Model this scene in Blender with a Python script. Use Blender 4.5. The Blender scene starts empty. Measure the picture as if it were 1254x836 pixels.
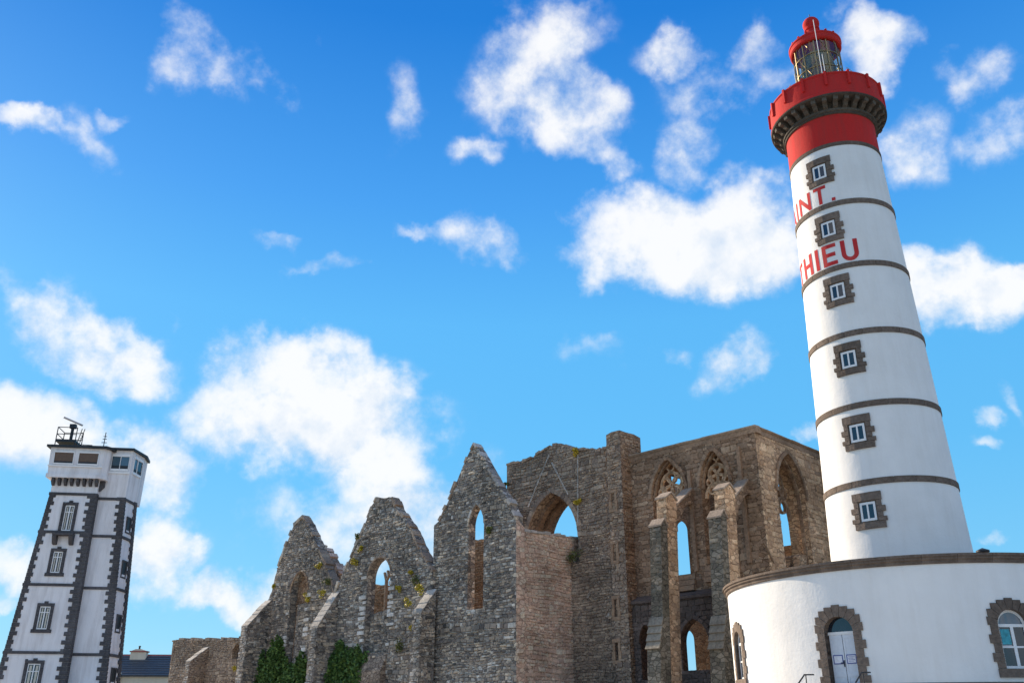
import bpy, bmesh, math, random
import numpy as np
from mathutils import Vector, Matrix
from mathutils.geometry import tessellate_polygon
R = math.radians
random.seed(7)
rng = np.random.default_rng(11)
scene = bpy.context.scene
col = scene.collection

# ------------------------------------------------------------------ camera
PW_, PH_, FPX, PITCH = 1254.0, 836.0, 1101.0, R(23.26)
EYE = np.array([0.0, 0.0, 1.7])
cam_d = bpy.data.cameras.new('camera')
cam_d.sensor_width = 36.0
cam_d.lens = FPX / PW_ * 36.0
cam_d.clip_end = 6000
cam_o = bpy.data.objects.new('camera', cam_d)
col.objects.link(cam_o)
cam_o.location = EYE
cam_o.rotation_euler = (math.pi / 2 + PITCH, 0, 0)
scene.cycles.use_denoising = True
scene.cycles.max_bounces = 6
scene.cycles.diffuse_bounces = 4
scene.camera = cam_o

# ------------------------------------------------------------------ light
SUN_AZ, SUN_EL = R(-46), R(25)
scene.view_settings.view_transform = 'Standard'
scene.view_settings.look = 'None'
scene.view_settings.gamma = 1
scene.view_settings.exposure = 0.72
sun_d = bpy.data.lights.new('sun', 'SUN')
sun_d.energy = 5.0
sun_d.angle = R(0.53)
sun_d.color = (1.0, 0.83, 0.62)
sun_o = bpy.data.objects.new('sun', sun_d)
col.objects.link(sun_o)
sdir = Vector((math.sin(SUN_AZ) * math.cos(SUN_EL), math.cos(SUN_AZ) * math.cos(SUN_EL), math.sin(SUN_EL)))
sun_o.rotation_euler = sdir.to_track_quat('Z', 'Y').to_euler()
sun_o.location = sdir * 200

# ------------------------------------------------------------------ pixel -> place helpers
_fw = np.array([0, math.cos(PITCH), math.sin(PITCH)])
_r = np.array([1.0, 0, 0])
_u = np.cross(_r, _fw)
def ray(x, y):
    return _fw + (x - PW_ / 2) / FPX * _r + (PH_ / 2 - y) / FPX * _u
def at_y(x, y, Y):
    d = ray(x, y)
    return EYE + d / d[1] * Y
def azv(a):
    return np.array([math.sin(R(a)), math.cos(R(a)), 0.0])
def on_cyl(x, y, cx, cy, rad, k=0.0, z0=0.0):
    """near hit of a pixel's ray with an upright cone; returns (angle, z)"""
    d = ray(x, y)
    lo = None
    for it in range(6):
        rr = rad if lo is None else rad - k * (EYE[2] + d[2] * lo - z0)
        ox, oy = EYE[0] - cx, EYE[1] - cy
        a = d[0] ** 2 + d[1] ** 2
        b = 2 * (ox * d[0] + oy * d[1])
        c = ox * ox + oy * oy - rr * rr
        disc = max(b * b - 4 * a * c, 0)
        lo = (-b - math.sqrt(disc)) / (2 * a)
    p = EYE + d * lo
    return math.atan2(p[1] - cy, p[0] - cx), p[2]

class Plane:
    """upright plane through P; s runs to the viewer's right, n faces the viewer"""
    def __init__(self, P, az):
        self.P = np.array([P[0], P[1], 0.0])
        a = azv(az)
        n = np.array([a[1], -a[0], 0])
        if n @ (EYE - self.P) < 0:
            n = -n
        self.n = n
        self.a = np.array([-n[1], n[0], 0])
        self.o = np.array([P[0], P[1], 0.0])
    def off(self, d):
        q = Plane.__new__(Plane)
        q.P = self.P + self.n * d; q.o = q.P; q.n = self.n; q.a = self.a
        return q
    def px(self, x, y):
        d = ray(x, y)
        t = ((self.P - EYE) @ self.n) / (d @ self.n)
        p = EYE + d * t
        return (float((p - self.P) @ self.a), float(p[2]))
    def pxs(self, pts):
        return [self.px(*q) for q in pts]
    def pt(self, s, z, d=0.0):
        q = self.P + self.a * s + self.n * d
        return (q[0], q[1], z)

# ------------------------------------------------------------------ sky
def build_world():
    w = bpy.data.worlds.new('World')
    scene.world = w
    w.cycles.sampling_method = 'MANUAL'
    w.cycles.sample_map_resolution = 256
    w.use_nodes = True
    nt = w.node_tree
    nt.nodes.clear()
    N, L = nt.nodes.new, nt.links.new
    def math_(op, a, b=None, clamp=False):
        n = N('ShaderNodeMath'); n.operation = op; n.use_clamp = clamp
        for i, v in enumerate((a, b)):
            if v is None: continue
            if isinstance(v, (int, float)): n.inputs[i].default_value = v
            else: L(v, n.inputs[i])
        return n.outputs[0]
    def vmath(op, a, b=None):
        n = N('ShaderNodeVectorMath'); n.operation = op
        for i, v in enumerate((a, b)):
            if v is None: continue
            if isinstance(v, tuple): n.inputs[i].default_value = v
            else: L(v, n.inputs[i])
        return n
    sky = N('ShaderNodeTexSky')
    sky.sky_type = 'NISHITA'
    sky.sun_disc = False
    sky.sun_elevation = SUN_EL
    sky.sun_rotation = SUN_AZ
    sky.altitude = 20
    sky.air_density = 1.1
    sky.dust_density = 0.25
    sky.ozone_density = 3.0
    hs = N('ShaderNodeHueSaturation')
    hs.inputs['Hue'].default_value = SKY_HUE
    hs.inputs['Saturation'].default_value = SKY_SAT
    hs.inputs['Value'].default_value = SKY_VAL
    L(sky.outputs[0], hs.inputs['Color'])
    tc = N('ShaderNodeTexCoord')
    D = tc.outputs['Generated']
    sp0 = N('ShaderNodeSeparateXYZ'); L(D, sp0.inputs[0])
    gr = N('ShaderNodeValToRGB'); e = gr.color_ramp.elements
    for i, (p_, c_) in enumerate(SKY_GRAD):
        el_ = e[i] if i < 2 else e.new(p_)
        el_.position = p_; el_.color = (*c_, 1)
    L(sp0.outputs[2], gr.inputs[0])
    gsc = vmath('SCALE', gr.outputs[0]); gsc.inputs['Scale'].default_value = 1 / 0.13
    smix = N('ShaderNodeMix'); smix.data_type = 'RGBA'; smix.inputs[0].default_value = 0.82
    L(hs.outputs[0], smix.inputs[6]); L(gsc.outputs[0], smix.inputs[7])
    sep = N('ShaderNodeSeparateXYZ'); L(D, sep.inputs[0])
    az = math_('ARCTAN2', sep.outputs[0], sep.outputs[1])
    el = math_('ARCSINE', sep.outputs[2])
    P0 = N('ShaderNodeCombineXYZ'); L(az, P0.inputs[0]); L(el, P0.inputs[1])
    # ragged edges: displace the lookup by noise at two sizes
    def noise(scale, detail, rough, vec=None, col_=False):
        n = N('ShaderNodeTexNoise'); n.inputs['Scale'].default_value = scale
        n.inputs['Detail'].default_value = detail; n.inputs['Roughness'].default_value = rough
        L(vec or D, n.inputs['Vector'])
        return n.outputs['Color' if col_ else 'Fac']
    def disp(base, scale, amp, detail):
        c = vmath('SUBTRACT', noise(scale, detail, 0.55, None, True), (0.5, 0.5, 0.5)).outputs[0]
        s = vmath('MULTIPLY', c, (amp, amp, 0)).outputs[0]
        return vmath('ADD', base, s).outputs[0]
    P = disp(P0.outputs[0], 5.0, 0.05, 2)
    P = disp(P, 15.0, 0.085, 7)
    sp = N('ShaderNodeSeparateXYZ'); L(P, sp.inputs[0])
    px_, py_ = sp.outputs[0], sp.outputs[1]
    v1 = N('ShaderNodeCombineXYZ'); L(math_('MULTIPLY', px_, px_), v1.inputs[0]); L(math_('MULTIPLY', py_, py_), v1.inputs[1]); L(math_('MULTIPLY', px_, py_), v1.inputs[2])
    v2 = N('ShaderNodeCombineXYZ'); L(px_, v2.inputs[0]); L(py_, v2.inputs[1]); v2.inputs[2].default_value = 1.0
    total = None
    for (x, y, rx, ry, st, rot) in CLOUDS:
        rx, ry = rx * 1.16, ry * 1.18
        if y < 220: st *= 0.9
        d = ray(x, y); d = d / np.linalg.norm(d)
        ca, ce = math.atan2(d[0], d[1]), math.asin(d[2])
        dx = ray(x + rx, y); dx /= np.linalg.norm(dx)
        dy = ray(x, y - ry); dy /= np.linalg.norm(dy)
        ra = abs(math.atan2(dx[0], dx[1]) - ca)
        re = abs(math.asin(dy[2]) - ce)
        c, s = math.cos(R(rot)), math.sin(R(rot))
        # u = (c*X - s*Y)/ra, v = (s*X + c*Y)/re ; X = x-ca, Y = y-ce
        A = c * c / ra ** 2 + s * s / re ** 2
        B = s * s / ra ** 2 + c * c / re ** 2
        Cx = -2 * c * s / ra ** 2 + 2 * c * s / re ** 2
        k = -st * 0.8
        q1 = (k * A, k * B, k * Cx)
        q2 = (k * (-2 * A * ca - Cx * ce), k * (-2 * B * ce - Cx * ca), k * (A * ca * ca + B * ce * ce + Cx * ca * ce) + st * 1.15)
        b = math_('ADD', vmath('DOT_PRODUCT', v1.outputs[0], q1).outputs['Value'], vmath('DOT_PRODUCT', v2.outputs[0], q2).outputs['Value'])
        if total is None:
            total = math_('MAXIMUM', b, 0.0)
        else:
            n = N('ShaderNodeMath'); n.operation = 'SMOOTH_MAX'; L(total, n.inputs[0]); L(b, n.inputs[1]); n.inputs[2].default_value = 0.22
            total = n.outputs[0]
    # broken cloud goes on round the unseen sky, added to whiten the shade
    dv = vmath('DOT_PRODUCT', D, tuple(float(q) for q in _fw)).outputs['Value']
    mk_ = N('ShaderNodeMapRange'); mk_.interpolation_type = 'SMOOTHSTEP'
    mk_.inputs['From Min'].default_value = 0.80; mk_.inputs['From Max'].default_value = 0.68
    L(dv, mk_.inputs['Value'])
    rest = math_('MULTIPLY', math_('MULTIPLY', math_('SUBTRACT', noise(3.2, 3, 0.5), 0.42), 6.0, True), mk_.outputs[0])
    total = math_('MAXIMUM', total, rest)
    f1 = noise(8.5, 10, 0.60)
    f2 = noise(38.0, 6, 0.6)
    dens = math_('ADD', total, math_('MULTIPLY', math_('SUBTRACT', f1, 0.5), 3.6))
    dens = math_('ADD', dens, math_('MULTIPLY', math_('SUBTRACT', f2, 0.5), 0.55))
    # no cloud from noise alone
    gate = math_('MULTIPLY', total, 2.0, True)
    mr = N('ShaderNodeMapRange'); mr.interpolation_type = 'SMOOTHSTEP'
    mr.inputs['From Min'].default_value = 0.12; mr.inputs['From Max'].default_value = 1.3
    L(dens, mr.inputs['Value'])
    fac = math_('MULTIPLY', math_('MULTIPLY', mr.outputs[0], gate), CLOUD_MAX)
    off = vmath('ADD', D, tuple(float(0.022 * q) for q in (sdir + Vector((0, 0, 0.9))).normalized())).outputs[0]
    f1s = noise(8.5, 10, 0.60, off)
    lit = math_('ADD', math_('MULTIPLY', math_('SUBTRACT', f1, f1s), 3.0), 0.66)
    lit = math_('ADD', lit, math_('MULTIPLY', math_('SUBTRACT', mr.outputs[0], 0.8), 0.35))
    ramp = N('ShaderNodeValToRGB')
    ramp.color_ramp.elements[0].position = 0.1
    ramp.color_ramp.elements[0].color = (0.66, 0.77, 0.92, 1)
    ramp.color_ramp.elements[1].position = 0.75
    ramp.color_ramp.elements[1].color = (1, 1, 1, 1)
    L(lit, ramp.inputs[0])
    cc = vmath('MULTIPLY', ramp.outputs[0], (CLOUD_V, CLOUD_V, CLOUD_V)).outputs[0]
    mix = N('ShaderNodeMix'); mix.data_type = 'RGBA'
    L(fac, mix.inputs['Factor']); L(smix.outputs[2], mix.inputs[6]); L(cc, mix.inputs[7])
    bg = N('ShaderNodeBackground'); bg.inputs['Strength'].default_value = 0.13
    L(mix.outputs[2], bg.inputs[0])
    out = N('ShaderNodeOutputWorld'); L(bg.outputs[0], out.inputs[0])

SKY_HUE, SKY_SAT, SKY_VAL = 0.5, 1.35, 0.5
CLOUD_MAX, CLOUD_V = 0.94, 4.75
SKY_GRAD = [(p_, tuple(x / 1.65 for x in c_)) for p_, c_ in ((0.0, (0.42, 0.78, 1.0)), (1.0, (0.005, 0.10, 0.50)), (0.08, (0.25, 0.69, 1.03)), (0.27, (0.15, 0.59, 1.05)), (0.41, (0.13, 0.55, 1.06)), (0.525, (0.075, 0.40, 0.99)), (0.68, (0.018, 0.235, 0.79)))]
CLOUDS = [  # pixel centre, radii, strength, tilt
 (222, 45, 38, 60, .8, 0), (272, 85, 50, 26, .6, 0), (325, 92, 48, 24, .62, 20), (340, 118, 16, 20, .5, 0),
 (45, 152, 70, 13, .55, -8), (115, 170, 34, 26, .62, 35), (108, 195, 14, 20, .55, 0), (150, 145, 26, 10, .5, -20),
 (385, 50, 14, 26, .42, 15), (495, 128, 20, 45, .5, -10),
 (655, 50, 70, 50, .85, -15), (625, 95, 48, 55, .85, 0), (690, 140, 75, 52, 1.0, 25), (735, 185, 45, 26, .9, 20), (585, 180, 28, 18, .6, 0),
 (515, 285, 40, 12, .6, 10), (600, 302, 58, 34, .85, 10), (560, 292, 40, 18, .7, 0),
 (770, 285, 80, 55, 1.2, 0), (850, 285, 130, 62, 1.3, 0), (910, 300, 70, 55, 1.15, 0), (840, 185, 36, 42, .75, -20), (740, 330, 30, 25, .8, 0),
 (835, 65, 52, 24, .7, 10), (880, 105, 60, 42, .8, 0), (925, 70, 50, 38, .85, 0), (985, 85, 70, 45, .8, 0), (1065, 55, 52, 46, 1.1, 0), (1020, 15, 30, 14, .5, 0),
 (1190, 100, 48, 34, .7, 15), (1215, 165, 45, 30, .6, 0), (1245, 150, 26, 26, .6, 0), (1120, 195, 52, 50, .72, 0),
 (1150, 350, 70, 42, 1.0, 10), (1230, 365, 70, 36, 1.0, 0), (1120, 325, 26, 22, .7, 0),
 (905, 445, 52, 24, .58, -25), (870, 470, 30, 18, .5, 0), (830, 425, 30, 12, .4, 0), (735, 436, 42, 16, .32, 0), (700, 375, 22, 10, .3, 0),
 (1236, 488, 16, 22, .5, 0), (1198, 515, 16, 12, .45, 0), (990, 535, 26, 14, .7, 0), (1215, 668, 26, 10, .7, 0), (1190, 550, 14, 8, .35, 0),
 (350, 455, 75, 45, 1.1, 0), (330, 515, 100, 60, 1.25, 0), (420, 520, 110, 66, 1.25, 0), (490, 560, 60, 45, .95, 0), (455, 480, 26, 18, .6, 0), (430, 590, 70, 26, .6, 0),
 (120, 438, 78, 40, 1.0, 8), (50, 375, 50, 34, .7, 0), (20, 350, 34, 28, .6, 0), (75, 400, 40, 26, .7, 0),
 (40, 540, 90, 58, 1.05, 0), (10, 500, 50, 36, .9, 0), (200, 575, 60, 62, .95, 0), (110, 600, 60, 60, .8, 0),
 (190, 680, 58, 42, 1.0, 0), (280, 715, 58, 28, .9, 0), (15, 690, 42, 30, .9, 0), (10, 730, 34, 12, .6, 0),
 (395, 640, 90, 45, .5, 0), (520, 630, 70, 80, .72, 0), (545, 690, 40, 60, .6, 0), (600, 580, 30, 30, .4, 0),
 (395, 325, 50, 15, .55, -12), (352, 298, 22, 10, .42, 0), (435, 322, 22, 14, .5, 0),
 (210, 388, 10, 14, .3, 0), (200, 282, 12, 8, .3, 0), (1155, 60, 26, 8, .32, 0)]
build_world()

# ------------------------------------------------------------------ materials
def mat(name):
    m = bpy.data.materials.new(name)
    m.use_nodes = True
    nt = m.node_tree
    b = nt.nodes['Principled BSDF']
    return m, nt, b
def nnoise(nt, scale, detail=4, rough=0.55, coord=None, mscale=None):
    tc = nt.nodes.new('ShaderNodeTexCoord')
    v = tc.outputs[coord or 'Object']
    if mscale:
        mp = nt.nodes.new('ShaderNodeMapping'); mp.inputs['Scale'].default_value = mscale
        nt.links.new(v, mp.inputs['Vector']); v = mp.outputs[0]
    n = nt.nodes.new('ShaderNodeTexNoise')
    n.inputs['Scale'].default_value = scale; n.inputs['Detail'].default_value = detail; n.inputs['Roughness'].default_value = rough
    nt.links.new(v, n.inputs['Vector'])
    return n.outputs['Fac']
def nramp(nt, fac, stops, interp='LINEAR'):
    r = nt.nodes.new('ShaderNodeValToRGB')
    r.color_ramp.interpolation = interp
    e = r.color_ramp.elements
    while len(e) < len(stops): e.new(0.5)
    for el, (p, c) in zip(e, stops):
        el.position = p; el.color = (*c, 1) if len(c) == 3 else c
    nt.links.new(fac, r.inputs[0])
    return r.outputs[0]
def nmix(nt, fac, a, b, mode='MIX'):
    m = nt.nodes.new('ShaderNodeMix'); m.data_type = 'RGBA'; m.blend_type = mode
    if isinstance(fac, (int, float)): m.inputs[0].default_value = fac
    else: nt.links.new(fac, m.inputs[0])
    for i, v in ((6, a), (7, b)):
        if isinstance(v, tuple): m.inputs[i].default_value = (*v, 1)
        else: nt.links.new(v, m.inputs[i])
    return m.outputs[2]
def nbump(nt, b, h, strength, dist):
    bp = nt.nodes.new('ShaderNodeBump')
    bp.inputs['Strength'].default_value = strength; bp.inputs['Distance'].default_value = dist
    nt.links.new(h, bp.inputs['Height']); nt.links.new(bp.outputs[0], b.inputs['Normal'])
def g3(v): return (v, v, v)

def stone_mat(name, cols, pale=(0.5, 0.48, 0.44), pale_amt=0.62, lichen=0.0, core=False, warm=None):
    m, nt, b = mat(name)
    n = len(cols)
    stops = [(i / max(n - 1, 1), c) for i, c in enumerate(cols)]
    if core:
        tc = nt.nodes.new('ShaderNodeTexCoord')
        mp = nt.nodes.new('ShaderNodeMapping'); mp.inputs['Scale'].default_value = (2.6, 2.6, 4.6)
        nt.links.new(tc.outputs['Object'], mp.inputs[0])
        vo = nt.nodes.new('ShaderNodeTexVoronoi'); vo.inputs['Scale'].default_value = 1.0
        nt.links.new(mp.outputs[0], vo.inputs['Vector'])
        ve = nt.nodes.new('ShaderNodeTexVoronoi'); ve.feature = 'DISTANCE_TO_EDGE'; ve.inputs['Scale'].default_value = 1.0
        nt.links.new(mp.outputs[0], ve.inputs['Vector'])
        sp = nt.nodes.new('ShaderNodeSeparateColor'); nt.links.new(vo.outputs['Color'], sp.inputs[0])
        c = nramp(nt, sp.outputs[0], stops)
        edge = nramp(nt, ve.outputs['Distance'], [(0.0, g3(0)), (0.09, g3(1))])
        c = nmix(nt, edge, tuple(0.55 * x for x in cols[0]), c)
        h = edge
    else:
        gi = nt.nodes.new('ShaderNodeNewGeometry')
        c = nramp(nt, gi.outputs['Random Per Island'], stops + [])
        h = nnoise(nt, 9, 6, 0.65)
    grain = nramp(nt, nnoise(nt, 7, 6, 0.7), [(0.3, g3(0.62)), (0.7, g3(1.25))])
    c = nmix(nt, 1.0, c, grain, 'MULTIPLY')
    big = nramp(nt, nnoise(nt, 0.35, 4, 0.6), [(0.35, g3(0.68)), (0.65, g3(1.15))])
    c = nmix(nt, 1.0, c, big, 'MULTIPLY')
    if warm:
        wf = nramp(nt, nnoise(nt, 0.55, 3, 0.6), [(0.45, g3(0)), (0.62, g3(0.8))])
        c = nmix(nt, wf, c, nmix(nt, 1.0, c, warm, 'MULTIPLY'))
    pf = nramp(nt, nnoise(nt, 1.9, 7, 0.72), [(pale_amt, g3(0)), (pale_amt + 0.06, g3(0.75))])
    c = nmix(nt, pf, c, pale)
    if lichen:
        lf = nramp(nt, nnoise(nt, 1.1, 6, 0.7), [(lichen, g3(0)), (lichen + 0.05, g3(0.7))])
        c = nmix(nt, lf, c, (0.32, 0.24, 0.04))
    nt.links.new(c, b.inputs['Base Color'])
    b.inputs['Roughness'].default_value = 0.92
    b.inputs['Specular IOR Level'].default_value = 0.2
    nbump(nt, b, h, 0.6, 0.05)
    return m
GREY = [(0.060, 0.062, 0.068), (0.10, 0.10, 0.105), (0.14, 0.135, 0.13), (0.085, 0.082, 0.085), (0.19, 0.18, 0.165), (0.12, 0.115, 0.115), (0.27, 0.255, 0.23)]
BROWN = [(0.125, 0.082, 0.060), (0.20, 0.135, 0.098), (0.16, 0.108, 0.080), (0.25, 0.175, 0.13), (0.145, 0.10, 0.078), (0.29, 0.215, 0.165), (0.18, 0.115, 0.08)]
TAN = [(0.24, 0.165, 0.125), (0.34, 0.245, 0.185), (0.28, 0.20, 0.155), (0.40, 0.30, 0.235), (0.22, 0.155, 0.12), (0.36, 0.265, 0.21)]
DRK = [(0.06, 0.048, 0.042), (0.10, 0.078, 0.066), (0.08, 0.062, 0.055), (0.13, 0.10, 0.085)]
GREY = [tuple(k * x for x, k in zip(c, (2.6, 2.3, 1.95))) for c in GREY]
GREY = GREY + [(0.09, 0.085, 0.08), (0.34, 0.31, 0.27), (0.17, 0.155, 0.14), (0.68, 0.64, 0.57), (0.13, 0.12, 0.11)]
BROWN = [tuple(k * x for x, k in zip(c, (1.6, 1.58, 1.42))) for c in BROWN]
TAN = [tuple(min(2.1 * x, .72) for x in c) for c in TAN]
BROWN_LIT = [tuple(k * x for x, k in zip(c, (1.85, 1.82, 1.7))) for c in BROWN]  # choir brown with the end wall's brighter light mixed into the colour
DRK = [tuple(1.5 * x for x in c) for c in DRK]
M = {}
M['grey'] = stone_mat('grey rubble', GREY, lichen=0.76)
M['grey_core'] = stone_mat('grey rubble core', GREY, core=True)
M['brown'] = stone_mat('brown ashlar', BROWN, pale=(0.36, 0.29, 0.23), pale_amt=0.66)
M['brown_core'] = stone_mat('brown ashlar core', BROWN, core=True, pale_amt=0.7)
M['tan'] = stone_mat('tan rubble', TAN, pale=(0.45, 0.38, 0.33), pale_amt=0.66)
M['tan_core'] = stone_mat('tan rubble core', TAN, core=True, pale_amt=0.7)
M['east'] = stone_mat('brown ashlar lit tone', BROWN_LIT, pale=(0.5, 0.42, 0.34), pale_amt=0.64)
M['east_core'] = stone_mat('brown ashlar lit core', BROWN_LIT, core=True, pale_amt=0.68)
M['mixed'] = stone_mat('grey brown rubble', [tuple((a + b) / 2 for a, b in zip(g, h)) for g, h in zip(GREY, BROWN)], lichen=0.74)
M['mixed_core'] = stone_mat('grey brown core', [tuple((a + b) / 2 for a, b in zip(g, h)) for g, h in zip(GREY, BROWN)], core=True)
M['pale'] = stone_mat('pale dressed stone', [(0.30, 0.28, 0.25), (0.42, 0.395, 0.36), (0.50, 0.475, 0.44), (0.36, 0.335, 0.30)], pale_amt=0.6)
M['chalk'] = stone_mat('whitish dressed stone', [(0.55, 0.53, 0.49), (0.72, 0.70, 0.66), (0.62, 0.60, 0.56)], pale=(0.75, 0.73, 0.7), pale_amt=0.6)
MOSS = [(0.12, 0.108, 0.085), (0.19, 0.17, 0.135), (0.15, 0.135, 0.105), (0.26, 0.23, 0.185), (0.13, 0.112, 0.09), (0.32, 0.28, 0.22)]
M['moss'] = stone_mat('mossy pier stone', MOSS, pale_amt=0.7)
M['moss_core'] = stone_mat('mossy pier core', MOSS, core=True, pale_amt=0.74)
M['orange'] = stone_mat('warm lit inner stone', [(0.30, 0.17, 0.09), (0.42, 0.25, 0.14), (0.36, 0.21, 0.12), (0.48, 0.31, 0.19)], pale_amt=0.75)  # orange tone stands for warm light on the inner wall
M['orange_core'] = stone_mat('warm lit inner core', [(0.30, 0.17, 0.09), (0.42, 0.25, 0.14), (0.36, 0.21, 0.12)], core=True, pale_amt=0.8)
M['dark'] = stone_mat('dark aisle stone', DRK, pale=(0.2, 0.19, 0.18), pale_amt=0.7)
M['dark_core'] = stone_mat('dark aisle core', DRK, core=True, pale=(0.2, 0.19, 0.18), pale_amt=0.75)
M['granite'] = stone_mat('brown granite', [(0.15, 0.115, 0.095), (0.20, 0.16, 0.13), (0.175, 0.135, 0.11), (0.22, 0.18, 0.15)], pale=(0.3, 0.26, 0.22), pale_amt=0.72)
M['gallery_shade_stone'] = stone_mat('shade toned gallery stone', [(0.075, 0.065, 0.055), (0.11, 0.095, 0.08), (0.09, 0.078, 0.066)], pale=(0.2, 0.17, 0.14), pale_amt=0.72)  # granite darkened so its colour holds the shade under the gallery
M['granite_dark'] = stone_mat('dark granite', [(0.065, 0.064, 0.07), (0.125, 0.12, 0.125), (0.09, 0.086, 0.092), (0.155, 0.15, 0.15)], pale=(0.24, 0.235, 0.23), pale_amt=0.64)
M['coping'] = stone_mat('coping stone', [(0.28, 0.22, 0.17), (0.36, 0.29, 0.23), (0.32, 0.25, 0.2)], pale_amt=0.66)

def white_mat(name, base, stain, amt, bump=0.25):
    m, nt, b = mat(name)
    f = nramp(nt, nnoise(nt, 1.6, 6, 0.65, None, (1.6, 1.6, 0.22)), [(0.44, g3(0)), (0.72, g3(amt))])
    c = nmix(nt, f, base, stain)
    f2 = nramp(nt, nnoise(nt, 0.5, 5, 0.6), [(0.35, g3(0.93)), (0.65, g3(1.0))])
    c = nmix(nt, 1.0, c, f2, 'MULTIPLY')
    nt.links.new(c, b.inputs['Base Color'])
    b.inputs['Roughness'].default_value = 0.85
    b.inputs['Specular IOR Level'].default_value = 0.2
    h = nmix(nt, 0.35, nnoise(nt, 1.3, 3, 0.5), nnoise(nt, 9, 5, 0.6))
    nbump(nt, b, h, bump, 0.12)
    return m
M['white'] = white_mat('white lime render', (0.81, 0.81, 0.80), (0.62, 0.59, 0.55), 0.24)
M['white_old'] = white_mat('weathered white render', (0.80, 0.78, 0.79), (0.46, 0.42, 0.41), 0.55)
M['red'] = white_mat('red paint', (0.53, 0.028, 0.026), (0.36, 0.04, 0.035), 0.7, 0.25)
M['letter_red'] = white_mat('red lettering paint', (0.52, 0.03, 0.035), (0.62, 0.16, 0.13), 0.45, 0.1)
def plain(name, c, rough=0.6, metal=0.0, spec=0.4, var=0.15):
    m, nt, b = mat(name)
    f = nramp(nt, nnoise(nt, 6, 5, 0.6), [(0.3, g3(1 - var)), (0.7, g3(1 + var))])
    nt.links.new(nmix(nt, 1.0, c, f, 'MULTIPLY'), b.inputs['Base Color'])
    b.inputs['Roughness'].default_value = rough; b.inputs['Metallic'].default_value = metal
    b.inputs['Specular IOR Level'].default_value = spec
    return m
M['frame'] = plain('white joinery paint', (0.78, 0.78, 0.78), 0.45, var=0.05)
M['door'] = plain('pale blue grey door paint', (0.66, 0.70, 0.76), 0.5, var=0.06)
M['glass'] = plain('dark window glass', (0.016, 0.022, 0.034), 0.05, 0, 0.8)
M['glass_blue'] = plain('sky reflecting glass', (0.05, 0.09, 0.14), 0.03, 0.0, 1.0)
M['brownglass'] = plain('brown tinted glass', (0.10, 0.05, 0.025), 0.15, 0, 0.5)
M['dark_metal'] = plain('dark painted metal', (0.03, 0.034, 0.04), 0.5, 0.4)
M['steel'] = plain('pale grey metal', (0.5, 0.5, 0.5), 0.4, 0.5)
M['curtain'] = plain('cream curtain', (0.55, 0.52, 0.44), 0.9)
M['slate'] = plain('blue grey slate', (0.07, 0.078, 0.088), 0.5, var=0.35)
M['ridge'] = plain('red ridge tile', (0.34, 0.10, 0.08), 0.8)
M['cream'] = white_mat('cream render', (0.66, 0.58, 0.46), (0.5, 0.42, 0.32), 0.4)
M['lens'] = plain('green glass lens', (0.13, 0.15, 0.07), 0.14, 0.2, 0.8, 0.6)
M['brass'] = plain('brass lens frame', (0.32, 0.24, 0.12), 0.35, 0.8)
M['paper'] = plain('white notice paper', (0.75, 0.76, 0.82), 0.8)
M['ink'] = plain('blue printed ink', (0.10, 0.13, 0.35), 0.8)
M['poster'] = plain('turquoise poster', (0.06, 0.35, 0.42), 0.7, var=0.5)
m, nt, b = mat('lantern glass')
tr = nt.nodes.new('ShaderNodeBsdfTransparent'); tr.inputs[0].default_value = (0.82, 0.88, 0.84, 1)
gl = nt.nodes.new('ShaderNodeBsdfGlossy'); gl.inputs['Roughness'].default_value = 0.03
mx = nt.nodes.new('ShaderNodeMixShader'); mx.inputs[0].default_value = 0.1
nt.links.new(tr.outputs[0], mx.inputs[1]); nt.links.new(gl.outputs[0], mx.inputs[2])
nt.links.new(mx.outputs[0], nt.nodes['Material Output'].inputs['Surface'])
M['lantern_glass'] = m
def leaf_mat(name, a, b_):
    m, nt, b = mat(name)
    gi = nt.nodes.new('ShaderNodeNewGeometry')
    nt.links.new(nramp(nt, gi.outputs['Random Per Island'], [(0, a), (0.5, tuple((x + y) / 2 for x, y in zip(a, b_))), (1, b_)]), b.inputs['Base Color'])
    b.inputs['Roughness'].default_value = 0.6
    b.inputs['Specular IOR Level'].default_value = 0.25
    b.inputs['Subsurface Weight'].default_value = 0.0
    return m
M['ivy'] = leaf_mat('dark ivy leaves', (0.03, 0.07, 0.018), (0.12, 0.21, 0.05))
M['ivy2'] = leaf_mat('green ivy leaves', (0.035, 0.085, 0.02), (0.10, 0.17, 0.04))
M['tuft'] = leaf_mat('yellow wall plants', (0.22, 0.20, 0.02), (0.55, 0.44, 0.04))
M['tuft_green'] = leaf_mat('olive wall plants', (0.05, 0.075, 0.02), (0.16, 0.17, 0.04))
M['twig'] = plain('brown stem', (0.08, 0.06, 0.04), 0.9)
m, nt, b = mat('grassy ground')
c = nramp(nt, nnoise(nt, 0.8, 8, 0.7), [(0.35, (0.045, 0.07, 0.02)), (0.55, (0.08, 0.10, 0.035)), (0.7, (0.16, 0.14, 0.08))])
nt.links.new(c, b.inputs['Base Color']); b.inputs['Roughness'].default_value = 0.95
nbump(nt, b, nnoise(nt, 6, 6, 0.7), 0.8, 0.08)
M['ground'] = m
m, nt, b = mat('pale bounce gravel')
c = nramp(nt, nnoise(nt, 5, 8, 0.75), [(0.3, (0.38, 0.34, 0.28)), (0.7, (0.54, 0.48, 0.40))])
nt.links.new(c, b.inputs['Base Color']); b.inputs['Roughness'].default_value = 0.95
M['gravel'] = m

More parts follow.
